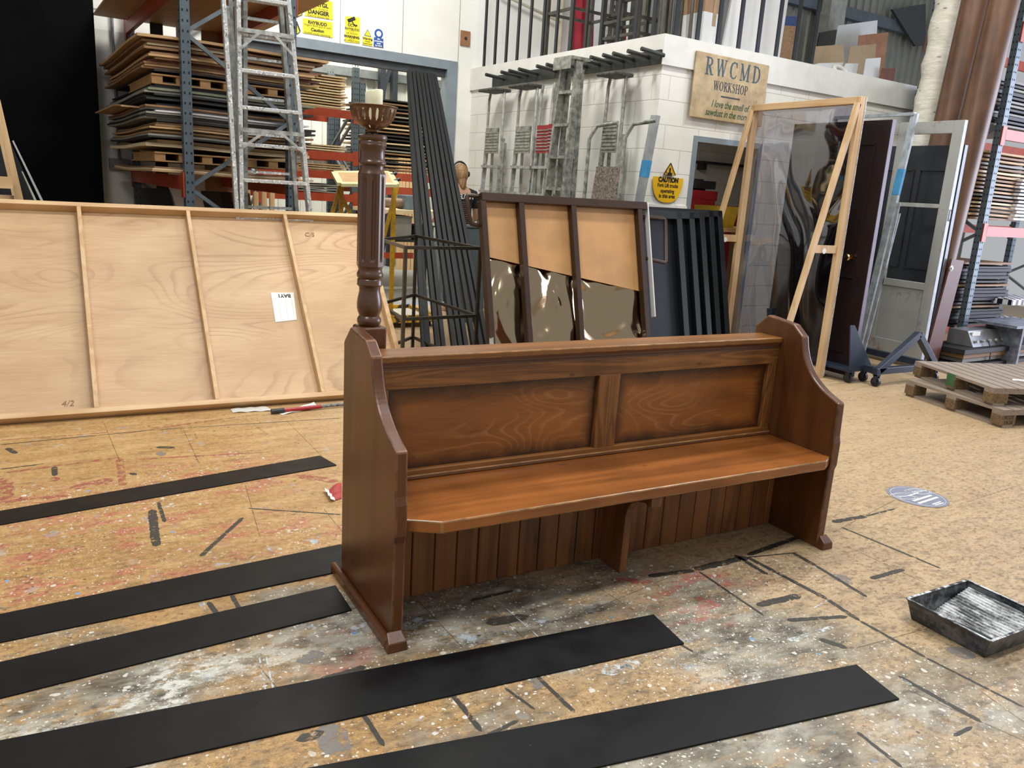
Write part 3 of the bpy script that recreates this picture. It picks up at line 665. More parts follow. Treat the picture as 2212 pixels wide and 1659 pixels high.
# ================================================================== THE BUILDING (axes turned 3 degrees to the pew)
K = 9.81; MX, MY = 5.45, 6.134; ZB, ZT = 2.785, 3.055
M_wall = plain('white_painted_panel', 'e9e8e1', .55, var=.03, sc=2)
M_steelgrey = plain('grey_steel_trim', '87929a', .45, .2, .06)
M_blackcloth = plain('black_drape', '0b0c0d', .95, var=.2, sc=3, spec=.1)
def blockmat():
    t = NT('white_painted_blockwork'); o = t.xyz(t.P)
    u = t.ma('ADD', t.ma('MULTIPLY', o[0], bc), t.ma('MULTIPLY', o[1], bs)); v = t.ma('SUBTRACT', t.ma('MULTIPLY', o[1], bc), t.ma('MULTIPLY', o[0], bs))
    n_ = t.n('CombineXYZ', {0: t.ma('ADD', u, v), 1: o[2], 2: 0})
    nd = t.t.nodes.new('ShaderNodeTexBrick'); t.set(nd.inputs['Vector'], n_)
    for k, x in (('Scale', 1), ('Mortar Size', .006), ('Mortar Smooth', .6), ('Brick Width', .45), ('Row Height', .225)): nd.inputs[k].default_value = x
    m = nd.outputs['Fac']; f = t.noise(t.P, 3, 4, .6)
    col = t.mix(t.mr(f, .35, .65), 'd8d6ce', 'e0ded6'); col = t.mix(t.ma('MULTIPLY', m, .45), col, '9b978e')
    return t.done(col, .6, 0.0, t.bump(t.ma('SUBTRACT', 1, m), .4, .006))
M_block = blockmat()
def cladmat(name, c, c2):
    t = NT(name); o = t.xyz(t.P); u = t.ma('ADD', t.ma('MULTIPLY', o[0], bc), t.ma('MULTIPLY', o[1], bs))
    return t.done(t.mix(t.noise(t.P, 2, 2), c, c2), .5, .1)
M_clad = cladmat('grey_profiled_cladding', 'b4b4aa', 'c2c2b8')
# back wall with the wide opening (left jamb behind the racking)
OX0, OX1, OZ = 2.35, 5.20, 3.05
hz = byp(995, 132, K); OZ = byp(800, 122, K).z; OX1 = byp(980, 200, K).x
def wl(name, lo, hi, m=M_wall): return struct(build(name, MB().bbox(lo, hi), m, at=(0, 0, 0)))
wl('wall_back', (-4.5, K, 0), (OX0, K+.12, 6.2)); wl('wall_back', (OX0, K, OZ), (OX1, K+.12, 6.2)); wl('wall_back', (OX1, K, 0), (8.0, K+.12, 6.2))
tr = MB(); tr.bbox((OX0, K-.03, OZ-.02), (OX1+.03, K+.14, OZ+.09)); struct(build('trim_1', tr, M_steelgrey, at=(0, 0, 0)))
tr = MB(); tr.bbox((OX1-.12, K-.03, 0), (OX1+.03, K+.14, OZ-.02)); struct(build('trim_2', tr, M_steelgrey, at=(0, 0, 0)))
tr = MB(); tr.bbox((OX0, K+.02, OZ-.11), (OX1-.12, K+.1, OZ-.02)); struct(build('trim_3', tr, plain('dark_door_track', '4b5054', .5, .3), at=(0, 0, 0)))
# panel joints of the white wall
for i, px in enumerate((735, 870, 992)):
    x = byp(px, 60, K).x; tr = MB().bbox((x-.004, K-.004, OZ+.09), (x+.004, K, 6.2)); struct(build('trim_%d' % (4+i), tr, plain('panel_joint', 'a9a9a4', .6), at=(0, 0, 0)))
x0 = byp(215, 20, K); tr = MB().bbox((-1, K-.004, x0.z-.01), (OX0, K, x0.z+.004)); struct(build('trim_8', tr, plain('panel_joint', 'a9a9a4', .6), at=(0, 0, 0)))

# store behind: profiled cladding with ribs
def cladding(name, x0, x1, y, z0, z1, m=M_clad, pitch=.2):
    mb = MB(); n = int((x1-x0)/pitch); vs = []
    prof_ = [(0, 0), (.42, 0), (.5, .035), (.62, .035), (.7, 0)]
    xs = [(x0+(i+a)*pitch, y-b_) for i in range(n) for a, b_ in prof_]
    for z in (z0, z1): vs += [B(x, yy, z) for x, yy in xs]
    N = len(xs); mb.add(vs, [(i, i+1, N+i+1, N+i) for i in range(N-1)])
    return struct(build(name, mb, m, at=(0, 0, 0)))
cladding('wall_store', 1.0, 12.0, 14.6, 0, 6.5)
wl('wall_store_left', (1.0, K+.12, 0), (1.1, 14.6, 6.5)); wl('wall_store_right', (9.6, K+.12, 0), (9.7, 14.6, 6.5))
wl('ceiling_store', (1.0, K+.12, 6.5), (9.7, 14.6, 6.6))
# horizontal sheeting rails and the dark lattice column
M_purlin = plain('dull_galvanised_rail', '6a6e6c', .5, .4); M_darksteel = plain('blue_black_steel', '23282d', .45, .2)
for k, (px, py) in enumerate(((800, 162), (700, 322))):
    z = byp(px, py, 14.45).z; struct(build('trim_%d' % (9+k), MB().bbox((1.1, 14.40, z-.07), (9.6, 14.56, z+.07)), M_purlin, at=(0, 0, 0)))
xa, xb = byp(825, 200, 14.2).x, byp(851, 200, 14.2).x
lat = MB()
for x in (xa, xb): lat.bbox((x-.05, 14.15, 0), (x+.05, 14.27, 6.4))
zz = 0
while zz < 6: lat.bar(B(xa, 14.2, zz), B(xb, 14.2, zz+.9), .06, .06); lat.bar(B(xb, 14.2, zz+.9), B(xa, 14.2, zz+1.5), .06, .06); zz += 1.5
struct(build('trim_12', lat, M_darksteel, at=(0, 0, 0)))

# ---- block-built room with mezzanine on top
DX0, DX1, DZ = byp(1487, 400, MY).x, 6.95, byp(1530, 309, MY).z
XE = 10.8
def bwall(name, lo, hi): return struct(build(name, MB().bbox(lo, hi), M_block, at=(0, 0, 0)))
bwall('wall_room_side', (MX, MY+.12, 0), (MX+.12, K, ZB))
bwall('wall_room_front', (MX, MY, 0), (DX0, MY+.12, ZB)); bwall('wall_room_front', (DX0, MY, DZ), (DX1, MY+.12, ZB)); bwall('wall_room_front', (DX1, MY, 0), (XE, MY+.12, ZB))
bwall('wall_room_inner', (MX+.12, 8.6, 0), (XE, 8.7, ZB)); bwall('wall_room_end', (XE-.1, MY+.12, 0), (XE, 8.6, ZB)); wl('ceiling_room', (MX+.12, MY+.12, ZB-.02), (XE, K, ZB+.03))
fr = MB(); fr.bbox((DX0-.0, MY-.012, 0), (DX0+.055, MY+.14, DZ)); fr.bbox((DX0, MY-.012, DZ), (DX1, MY+.14, DZ+.055)); fr.bbox((DX1-.055, MY-.012, 0), (DX1, MY+.14, DZ))
struct(build('door_1', fr, M_steelgrey, at=(0, 0, 0)))
fasc = MB(); fasc.bbox((MX-.03, MY+.1, ZB), (MX+.1, K-.001, ZT)); fasc.bbox((MX-.03, MY-.03, ZB), (XE, MY+.1, ZT)); fasc.bbox((MX+.1, MY+.1, ZT-.05), (15.5, K-.001, ZT))
struct(build('trim_11', fasc, plain('white_painted_timber_fascia', 'd9d8d2', .5, var=.05, sc=5), at=(0, 0, 0)))
bwall('wall_plinth', (MX-.03, MY-.015, 1.28), (DX0-.0, MY, 1.50))
cladding('wall_mezzanine', 8.0, 18.0, K+.05, 0.0, 7.0, cladmat('shaded_grey_cladding', '7f7f76', '92928a'))  # darker copy of the store cladding, its shade put into the colour
z_ = byp(1850, 30, K-.12).z; struct(build('trim_13', MB().bbox((8.0, K-.12, z_-.1), (16, K, z_+.08)), plain('blue_grey_rail', '5a646c', .5, .3), at=(0, 0, 0)))
xcol = byp(1800, 60, K-.25).x; struct(build('trim_14', MB().bbox((xcol-.2, K-.3, ZT), (xcol+.2, K-.05, 7)), plain('pale_grey_column', '9b9a92', .6), at=(0, 0, 0)))

# railing on the mezzanine edge
M_bal = plain('black_painted_steel', '1d2024', .4, .2)
rl = thing('balustrade', 'black steel balustrade bars along the top edge of the white block room', 'railing', B(MX+.1, MY+.1, ZT))
HB = 2.0
for px, py in [(1045, 146), (1068, 142), (1092, 138), (1116, 134), (1142, 129), (1170, 125), (1199, 119), (1231, 113), (1263, 106), (1296, 100), (1332, 95), (1370, 90), (1409, 84)]:
    q = bxp(px, py, MX+.02); build('baluster', MB().bbox((q.x-.01, q.y-.02, ZT), (q.x+.01, q.y+.02, ZT+HB)), M_bal, rl)
for px, py in [(1458, 82), (1505, 92), (1549, 99), (1594, 107), (1635, 114), (1675, 123), (1714, 131), (1752, 139)]:
    q = byp(px, py, MY+.02); build('baluster', MB().bbox((q.x-.022, q.y-.01, ZT), (q.x+.022, q.y+.01, ZT+HB)), M_bal, rl)
hr = MB(); hr.bbox((MX, MY, ZT+HB), (MX+.05, K-.1, ZT+HB+.04)); hr.bbox((MX, MY, ZT+HB), (XE, MY+.05, ZT+HB+.04)); build('handrail', hr, M_bal, rl)

# ---- things standing on the mezzanine
M_fabr = plain('red_banner_cloth', 'a82a38', .8, var=.15, sc=4); M_fabw = plain('white_banner_cloth', 'dcdcd8', .8, var=.03); M_frame = plain('grey_brown_steel_tube', '57534b', .45, .4, .2, 12)
def cloth(name, pts, mat, lab, y, waves=5, parent=None):
    P_ = [byp(*p, y) for p in pts]
    def fn(u, v):
        a = P_[0].lerp(P_[1], u); b = P_[3].lerp(P_[2], u); q = a.lerp(b, v); return B(q.x, q.y+.03*math.sin(u*waves*3)+.01*math.sin(v*5), q.z)
    o = build(name, MB().slabgrid(fn, 24, 8, BY*.004), mat, parent, smooth=60)
    return o if parent else tag(o, lab, 'banner')
cloth('hanging_banner', [(1246, -60), (1290, -60), (1282, 104), (1234, 118)], M_fabr, 'red cloth banner hanging behind the left balustrade', 9.3)
wb = cloth('leaf_banner', [(1322, -60), (1350, -60), (1330, 92), (1305, 98)], M_fabw, 'white banner with black leaf motif behind the balustrade', 9.0)
lf = MB()
for cx_, cy_, rx_, ry_, a_ in [(1327, 30, 3, 8, .5), (1326, 15, 4, 5, -.8), (1324, 2, 3, 5, 0), (1326, 37, 3.4, 9, -.45), (1330, 52, 3.2, 9, .1), (1322, 55, 3.4, 9, -.3), (1319, 76, 3.5, 9, .15), (1313, 78, 3, 4, .4), (1332, 65, 3, 7, .6)]:
    q0 = byp(cx_, cy_, 8.93); s_ = .0056; pts = []
    for k in range(14):
        th = 2*math.pi*k/14; u, v = rx_*math.cos(th)*s_, ry_*math.sin(th)*s_; pts.append(B(q0.x+u*math.cos(a_)-v*math.sin(a_), q0.y, q0.z+u*math.sin(a_)+v*math.cos(a_)))
    lf.prism(pts, BY*-.003)
build('leaf_motif', lf, plain('black_print', '1c1c1e', .7), wb)
cloth('hanging_banner', [(1338, -60), (1352, -60), (1353, 85), (1336, 92)], M_fabr, 'narrow red cloth strip hanging right of the white leaf banner', 9.2)
def frame_unit(px0, px1, y, lab, z1=2.0, dx=.5, rungs=(.02, .55, 1.2, 1.9), n=2):
    a, b_ = byp(px0, 60, y), byp(px1, 60, y)
    th_ = thing('metal_trestle', lab, 'frame', B((a.x+b_.x)/2, y, ZT))
    for yy in (y, y+dx):
        for x in (a.x, b_.x): build('upright', MB().bbox((x-.02, yy-.02, ZT), (x+.02, yy+.02, ZT+z1)), M_frame, th_)
        for r_ in rungs: build('rail', MB().bbox((a.x, yy-.015, ZT+r_), (b_.x, yy+.015, ZT+r_+.03)), M_frame, th_)
    for r_ in rungs:
        for x in (a.x, b_.x): build('rail', MB().bbox((x-.015, y, ZT+r_), (x+.015, y+dx, ZT+r_+.03)), M_frame, th_)
frame_unit(1234, 1330, 8.15, 'open grey steel frame standing before the red banner', 2.0)
frame_unit(1346, 1364, 7.9, 'narrow grey steel frame right of the white leaf banner', 1.9, .4)
frame_unit(1378, 1420, 7.1, 'grey steel frame with close rails near the mezzanine corner', 1.9, .6, (.02, .18, .34, .62, .9, 1.5))
for i, px in enumerate((1424, 1434, 1446, 1456, 1470, 1480, 1492)):
    q = byp(px, 60, 6.5+.12*(i % 3)); o = MB().tube([B(q.x, q.y, ZT+.001), B(q.x+.1, q.y+.15, ZT+2.1)], .018, 8)
    tag(build('metal_pole', o, M_frame, smooth=50), 'thin metal pole in the bundle leaning behind the balustrade corner', 'pole', 'metal poles at the mezzanine corner')
fu = byp(1440, 40, 6.9)
frame_unit(1436, 1476, 6.95, 'grey steel frame among the poles at the mezzanine corner', 1.8, .3, (.15, .9, 1.5))
def slab_by(name, pts, y, t, mat, lab, cat, lean=0.0, group=None, drop=True):
    """upright board: pixel outline on the plane y (building axes), thickness t away from the camera"""
    P_ = [byp(*p, y) for p in pts]
    if drop:
        for i in (0, 1):
            o_ = P_[3-i]; p_ = P_[i]; k = (ZT+.001-o_.z)/(p_.z-o_.z); P_[i] = o_+(p_-o_)*k
    return tag(build(name, MB().prism([B(p.x, p.y+lean*(p.z-ZT), p.z) for p in P_], BY*t), mat, bevel=.002, seg=1), lab, cat, group)
M_whboard = plain('white_faced_board', 'd0d0cf', .5, var=.04, sc=3); M_card = plain('brown_cardboard', '9c7c5e', .8, var=.06)
# white board behind the bars and the box beside it
slab_by('white_board', [(1562, 101), (1684, 126), (1712, -60), (1592, -60)], 6.35, .03, M_whboard, 'tall white board standing behind the right balustrade bars', 'board')
bx_ = thing('tall_box', 'tall box with brown top and white lower half behind the balustrade', 'box', B(byp(1530, 90, 6.4).x, 6.5, ZT))
p_, q_ = byp(1518, 60, 6.4).x, byp(1556, 60, 6.4).x; zc_ = byp(1535, 27, 6.4).z
build('white_body', MB().bbox((p_, 6.4, ZT), (q_, 6.75, zc_)), M_whboard, bx_); build('cardboard_top', MB().bbox((p_+.003, 6.403, zc_), (q_-.003, 6.747, zc_+.9)), M_card, bx_)
build('tape', MB().bbox((p_+.12, 6.398, zc_-.12), (p_+.17, 6.4, zc_+.3)), plain('brown_tape', '9c8468', .4), bx_)
slab_by('chipboard_sheet', [(1684, 127), (1712, 131), (1724, 57), (1693, 55)], 6.5, .02, plain('chipboard', '9a7858', .7, var=.3, sc=80), 'small brown chipboard sheet beside the tall white board', 'board')
slab_by('blue_board', [(1690, 60), (1722, 62), (1725, 36), (1695, 34)], 6.6, .02, plain('navy_blue', '27406e', .5), 'small navy blue panel above the chipboard sheet', 'panel')
ZL = .25
slab_by('white_sheet', [(1820, 99), (1905, 130), (1919, 40), (1831, 52)], 8.6, .02, M_whboard, 'large white sheet leaning at the back of the mezzanine', 'board', ZL*.5)
slab_by('brown_hardboard', [(1866, 110), (1925, 128), (1939, 67), (1873, 74)], 8.2, .01, plain('red_brown_hardboard', '9a6a4a', .7), 'red-brown hardboard sheet leaning beside the large white sheet', 'board', ZL*.5)
M_mdf = plain('tan_mdf', 'a08a68', .7, var=.05)
slab_by('mdf_sheet', [(1762, 142), (1836, 158), (1846, 93), (1776, 98)], 7.4, .018, M_mdf, 'tan board leaning left on the mezzanine with a small white label', 'board', ZL)
slab_by('mdf_sheet', [(1838, 160), (1900, 170), (1922, 91), (1862, 97)], 7.5, .018, M_mdf, 'tan board leaning right of the labelled tan board', 'board', ZL)
slab_by('white_offcut', [(1762, 142), (1830, 155), (1849, 132), (1790, 134)], 7.0, .015, M_whboard, 'low white offcut lying against the left tan board', 'board', .5)
slab_by('white_offcut', [(1832, 156), (1864, 163), (1882, 134), (1853, 134)], 6.9, .015, M_whboard, 'small white offcut in the middle of the tan boards', 'board', .5)
slab_by('white_offcut', [(1876, 165), (1908, 171), (1932, 121), (1897, 124)], 6.8, .015, M_whboard, 'tallest white offcut at the right of the tan boards', 'board', .4)
slab_by('brown_hardboard', [(1908, 171), (1938, 176), (1951, 146), (1921, 146)], 6.75, .012, plain('dark_brown_hardboard', '6b3f30', .6), 'dark brown offcut at the right end of the mezzanine boards', 'board', .3)
slab_by('framed_print', [(1765, 108), (1804, 96), (1810, 64), (1772, 70)], K-.34, .03, plain('dark_print', '38322d', .4, var=.3), 'small dark framed picture hung on the pale column', 'picture', 0, drop=False)
slab_by('dark_wedge_panel', [(1928, 20), (1978, 100), (2000, 98), (2000, 8)], K-.18, .05, plain('dark_grey_panel', '3a3f42', .6), 'dark wedge-shaped panel high on the mezzanine', 'panel', drop=False)
tr_ = byp(1818, 142, 6.6); mb = MB().tube([B(tr_.x+.11*math.cos(a), tr_.y+.06*math.sin(a), ZT+.10+.07*math.sin(a)) for a in np.linspace(0, 2*math.pi, 17)[:-1]], .028, 8, closed=True)
mb.tube([B(tr_.x-.11, tr_.y, ZT+.03), B(tr_.x+.25, tr_.y-.05, ZT+.026)], .026, 8)
tag(build('cable_coil', mb, plain('white_cable', 'd8d6cc', .6), smooth=60), 'white coil on the mezzanine edge in front of the tan boards', 'cable')
# white pipe behind the left bars
q = byp(1212, 60, K-.1); tag(build('steel_pipe', MB().tube([B(q.x, K-.1, ZT), B(q.x, K-.1, 6)], .03, 10).tube([B(q.x, K-.1, ZT+.75), B(q.x-1.0, K-.1, ZT+.95)], .02, 8), plain('cream_pipe', 'c3bda6', .4), smooth=50), 'cream pipe running up the white wall behind the balustrade', 'pipe')

# ---- hooks and ladders on the left face of the block room
M_alu = plain('paint_marked_aluminium', 'b9bbb6', .4, .3, .3, 14, '7c7e78', .1)
M_alu2 = plain('dull_grey_aluminium', 'a3a49c', .45, .25, .35, 18, '66675f')
t = NT('paint_spattered_aluminium'); sp_ = t.mr(t.noise(t.P, 28, 5, .75), .5, .56); M_aluw = t.done(t.mix(sp_, 'b9bbb8', t.mix(t.mr(t.noise(t.P, 60), .4, .6), 'efefec', '77756e')), .42, .3)
hk = thing('ladder_rack', 'long dark steel rail with peg hooks along the block wall', 'ladder rack', B(MX-.04, 7.7, 2.7))
M_hook = plain('dark_grey_steel', '3f413e', .45, .5)
za_, zb_ = bxp(1431, 140, MX-.03), bxp(1431, 118, MX-.03); ye_, ys_ = bxp(1065, 185, MX-.03).y, za_.y+.02
build('back_plate', MB().bbox((MX-.045, ys_, ZB+.0), (MX-.031, ye_, ZB+.13)), M_hook, hk)
for px, py in [(1050, 172), (1083, 169), (1100, 165), (1121, 161), (1160, 155), (1181, 151), (1206, 147), (1225, 145), (1252, 142), (1276, 138), (1303, 135), (1325, 127), (1357, 120), (1386, 120)]:
    q = bxp(px, py, MX-.30); build('hook', MB().tube([B(MX-.03, q.y-.0, ZB+.075), B(MX-.30, q.y, ZB+.095), B(MX-.31, q.y, ZB+.096)], .02, 8), M_hook, hk, smooth=50)

def step_ladder(name, yc, wid, lab, mat, top=2.72, zf=1.0, tray=True, platform=.62, pad=None, lean=.10, frame_only=False, x0=None):
    """folded platform step ladder hung on the wall: yc = centre along the wall"""
    x = (x0 if x0 is not None else MX-.16)
    th_ = thing(name, lab, 'ladder', B(x, yc, .02), 'ladders hung on the white block wall')
    hw = wid/2; tp = top-platform
    def stile(s, z1, nm, dx=0.0, r_=.018): build(nm, MB().bar(B(x-lean*1.2+dx, yc+s*hw*1.08, .02), B(x+dx, yc+s*hw*.92, z1), .05, .025, BX), mat, th_)
    for s in (-1, 1): stile(s, tp+.05, 'stile')
    n_ = 7
    for k in range(1, n_):
        z = tp*k/n_; build('tread', MB().bbox((x-.05-lean*1.2*(1-z/tp), yc-hw, z), (x+.03-lean*1.2*(1-z/tp), yc+hw, z+.03)), mat, th_)
    for s in (-1, 1):
        build('hand_hoop', MB().tube([B(x-.02, yc+s*hw*.9, tp-.25), B(x-.01, yc+s*hw*.88, top-.12), B(x+.0, yc+s*hw*.8, top-.02)], .017, 8), mat, th_, smooth=50)
    for s in (-1, 1): build('rear_leg', MB().bar(B(x+.07, yc+s*hw*.8, .02), B(x+.06, yc+s*hw*.75, tp), .03, .02, BX), mat, th_)
    pl = build('platform', MB().obox(B(x-.045, yc, tp+.02), BX*.008, BY*hw*.75, (0, 0, .15)), pad or M_alu2, th_)
    for k in range(7): build('platform_rib', MB().bbox((x-.06, yc-hw*.72, tp-.1+k*.035), (x-.053, yc+hw*.72, tp-.09+k*.035)), mat, pl)
    if tray: build('tool_tray', MB().bbox((x-.17, yc-hw*.95, top-.035), (x+.08, yc+hw*.95, top)), plain('paint_caked_tray', '5a5b56', .7, .1, .35, 40), th_, bevel=.012)
    return th_
M_redpad = plain('red_anti_slip_pad', '9c3230', .6, var=.2, sc=40)
def ym(px, py): return bxp(px, py, MX-.16).y
def lad(a, b_, lab, **k): ya, yb = ym(a, 300), ym(b_, 300); step_ladder('platform_ladder', (ya+yb)/2, abs(ya-yb), lab, k.pop('mat', M_alu), **k)
lad(1052, 1088, 'leftmost aluminium platform ladder hung on the block wall')
lad(1116, 1158, 'second aluminium platform ladder from the left with a caked tray')
lad(1163, 1196, 'aluminium platform ladder with a red tread pad, left of the pair', pad=M_redpad, tray=False)
lad(1198, 1226, 'aluminium platform ladder with a tilted red tread pad, right of the pair', pad=M_redpad, tray=False, x0=MX-.22)
lad(1304, 1345, 'aluminium platform ladder with grey tray nearest the wall corner', mat=M_alu2)
# big swing-back step ladder
ya, yb = ym(1250, 300), ym(1285, 300)
def swing(ya, yb, lab, x, top=2.9, mat=M_alu2, wide=1.5, n_=9):
    yc = (ya+yb)/2; hw = abs(ya-yb)/2
    th_ = thing('step_ladder', lab, 'ladder', B(x, yc, .02), None)
    for s in (-1, 1):
        build('stile', MB().bar(B(x-.16, yc+s*hw*wide, .02), B(x, yc+s*hw*.85, top), .085, .03, BX), mat, th_)
        build('rear_leg', MB().bar(B(x+.02, yc+s*hw*wide*.85, .02), B(x+.05, yc+s*hw*.75, top-.1), .05, .025, BX), mat, th_)
    for k in range(1, n_):
        z = top*k/n_; f_ = wide+(.85-wide)*z/top; build('tread', MB().bbox((x-.2+.16*z/top, yc-hw*f_, z-.015), (x-.08+.16*z/top, yc+hw*f_, z+.015)), mat, th_)
    build('top_cap', MB().bbox((x-.12, yc-hw*1.05, top-.02), (x+.12, yc+hw*1.05, top+.01)), mat, th_)
    build('top_cap_rim', MB().bbox((x-.125, yc-hw*1.05, top-.11), (x-.115, yc+hw*1.05, top-.02)), mat, th_)
    return th_
swing(ya, yb, 'tall grey swing-back step ladder leaning before the block wall', MX-.42, 2.86)
# plate and boards leaning under the ladders
q0, q1 = bxp(1285, 400, MX-.55), bxp(1337, 400, MX-.55); zt_ = bxp(1310, 360, MX-.55).z
tag(build('osb_sheet', MB().add([B(MX-.75, q0.y, 0), B(MX-.75, q1.y, 0), B(MX-.55, q1.y, zt_), B(MX-.55, q0.y, zt_), B(MX-.73, q0.y, 0), B(MX-.73, q1.y, 0), B(MX-.53, q1.y, zt_), B(MX-.53, q0.y, zt_)], [(0, 1, 2, 3), (7, 6, 5, 4), (0, 4, 5, 1), (1, 5, 6, 2), (2, 6, 7, 3), (3, 7, 4, 0)]), plain('strand_board', '8a7d70', .8, var=.4, sc=50)), 'brown-grey strand board leaning under the ladders by the corner', 'board')
q0 = bxp(1347, 250, MX-.5)
pb = tag(build('alu_plank', MB().bar(B(MX-.36, q0.y+.05, 0), B(MX-.22, q0.y-.12, bxp(1372, 242, MX-.5).z), .09, .04, BY), plain('pale_aluminium', 'b9bec2', .3, .6)), 'pale aluminium plank with blue tape leaning near the wall corner', 'plank')
z1_, z2_ = bxp(1352, 340, MX-.6).z, bxp(1350, 378, MX-.6).z
pa_ = B(MX-.36, q0.y+.05, 0); pb_ = B(MX-.22, q0.y-.12, bxp(1372, 242, MX-.5).z); f1, f2 = z2_/pb_.z, z1_/pb_.z
build('blue_tape', MB().bar(pa_.lerp(pb_, f1), pa_.lerp(pb_, f2), .094, .045, BY), plain('blue_tape', '3f8fc0', .5), pb)
# small curved hand-rail stepladder in front
ya, yb = ym(1240, 300), ym(1315, 300)
hs = thing('folding_steps', 'grey folding steps with curved tube rails leaning in front of the tall ladder', 'ladder', B(MX-.75, (ya+yb)/2, 0))
for s, yy in ((-1, bxp(1238, 400, MX-.75).y), (1, bxp(1313, 400, MX-.75).y)):
    zt_ = bxp(1250, 270, MX-.7).z
    build('tube_rail', MB().tube([B(MX-.62, yy, .0), B(MX-.6, yy, zt_-.12), B(MX-.56, yy-.05, zt_), B(MX-.5, yy-.28, zt_+.03)], .018, 10), M_alu2, hs, smooth=50)
for k in range(5): build('tread', MB().bbox((MX-.64, bxp(1313, 400, MX-.75).y, .25+k*.3), (MX-.56, bxp(1238, 400, MX-.75).y, .275+k*.3)), M_alu2, hs)

# ---- signs
M_yel = plain('yellow_sign', 'ecdc2a', .45, var=.02); M_yel2 = plain('amber_sign', 'e8b419', .4, var=.05, sc=6); M_blk = plain('black_sign_ink', '1c1c1c', .6); M_blue = plain('blue_sign', '2458a8', .45); M_wsign = plain('white_sign', 'e9e9e6', .4, var=.01)
def wallsign(name, pts, mat, lab, y=K-.003, t_=.004, cat='sign'):
    P_ = [byp(*p, y) for p in pts]; o = tag(build(name, MB().prism([B(*p) for p in P_], BY*-t_), mat), lab, cat); return o, P_
def wtext(o, body, px, py, hpx, mat=None, y=K-.0075, xs=1, bold=0.0, shear=0):
    q = byp(px, py, y); q2 = byp(px, py+hpx, y); return text('lettering', body, mat or M_blk, B(*q), BX, Z1, abs(q.z-q2.z)*1.38, o, xs=xs, bold=bold, shear=shear)
o, _ = wallsign('danger_sign', [(659, 34), (719, 43), (718, 4), (660, -8)], M_yel, 'yellow PERYGL DANGER sign, upper of the two wide yellow signs')
wtext(o, 'PERYGL', 690, 11, 9, bold=.003); wtext(o, 'O sioc trydanol', 689, 19, 5); wtext(o, 'DANGER', 688, 28, 9, bold=.003); wtext(o, 'Electric shock risk', 688, 36, 5)
o, _ = wallsign('forklift_sign', [(654, 71), (719, 82), (718, 48), (654, 39)], M_yel, 'yellow RHYBUDD Caution sign, lower of the two wide yellow signs')
wtext(o, 'RHYBUDD', 686, 51, 7, bold=.002); wtext(o, 'Wagenni fforch godi ar waith', 686, 57, 5, xs=.8); wtext(o, 'Caution', 686, 66, 7, bold=.002); wtext(o, 'Forklift trucks operating', 686, 74, 5, xs=.9)
for pts, lab in (([(640, 36), (640, 5), (653, 31)], 'yellow warning triangle left of the danger sign'), ([(640, 74), (640, 46), (648, 68)], 'yellow warning triangle left of the forklift sign')):
    o, P_ = wallsign('warning_triangle', pts, M_yel, lab); o2 = MB()
    for i in range(3): o2.bar(B(*P_[i])-BY*.006, B(*P_[(i+1) % 3])-BY*.006, .014, .003, None)
    build('black_border', o2, M_blk, o)
o, _ = wallsign('cctv_sign', [(745, 90), (777, 94), (777, 38), (746, 35)], M_yel, 'tall yellow CCTV WARNING sign in the middle of the wall signs')
wtext(o, 'CCTV', 761, 55, 6, bold=.002); wtext(o, 'RHYBUDD', 761, 63.5, 5.5, bold=.001); wtext(o, 'CCTV', 760, 68.5, 3.4); wtext(o, 'AR WAITH', 760, 73, 4); wtext(o, 'WARNING', 760, 80, 5.5, bold=.002); wtext(o, 'CCTV', 760, 85, 3.4); wtext(o, 'IN OPERATION', 760, 89, 4)
q = byp(760, 45, K-.008); cm = MB().bar(B(q.x-.05, q.y, q.z-.01), B(q.x+.04, q.y, q.z+.035), .003, .04, BY); cm.bar(B(q.x, q.y, q.z), B(q.x+.03, q.y, q.z-.045), .003, .012, BY); cm.bar(B(q.x+.03, q.y, q.z-.045), B(q.x+.07, q.y, q.z-.045), .003, .012, BY); build('camera_symbol', cm, M_blk, o)
o, _ = wallsign('hazard_sign', [(782, 96), (805, 101), (806, 62), (784, 58)], M_wsign, 'small white and yellow Warning sign left of the blue sign')
P_ = [byp(*p, K-.008) for p in ((783, 96), (804, 100), (804, 82), (784, 78))]; build('yellow_panel', MB().prism([B(*p) for p in P_], BY*-.002), M_yel, o)
wtext(o, 'Warning', 794, 84, 5, y=K-.0115, bold=.001); wtext(o, 'Noise\nhazard zone', 794, 92, 3.6, y=K-.0115)
P_ = [byp(*p, K-.008) for p in ((787, 76), (801, 79), (794, 64))]; mb = MB().prism([B(*p) for p in P_], BY*-.002); bo_ = MB()
build('yellow_triangle', mb, M_yel, o)
for i in range(3): bo_.bar(B(*P_[i])-BY*.003, B(*P_[(i+1) % 3])-BY*.003, .006, .002, None)
build('black_border', bo_, M_blk, o)
o, _ = wallsign('ear_protection_sign', [(806, 101), (829, 103), (829, 67), (808, 63)], M_wsign, 'small white and blue mandatory protection sign beside the Warning sign')
P_ = [byp(*p, K-.008) for p in ((807, 100), (828, 103), (828, 84), (808, 80))]; build('blue_panel', MB().prism([B(*p) for p in P_], BY*-.002), M_blue, o)
wtext(o, 'Ear\nprotection\nmust\nbe worn', 818, 91.5, 3.5, M_wsign, y=K-.0115, bold=.001)
q = byp(818, 73, K-.008); build('blue_disc', MB().lathe(B(*q), [(.055, 0), (.055, .002)], 28, axis=-BY), M_blue, o); build('head_symbol', MB().lathe(B(q.x, q.y-.003, q.z), [(.032, 0), (.032, .002)], 20, axis=-BY), M_wsign, o)
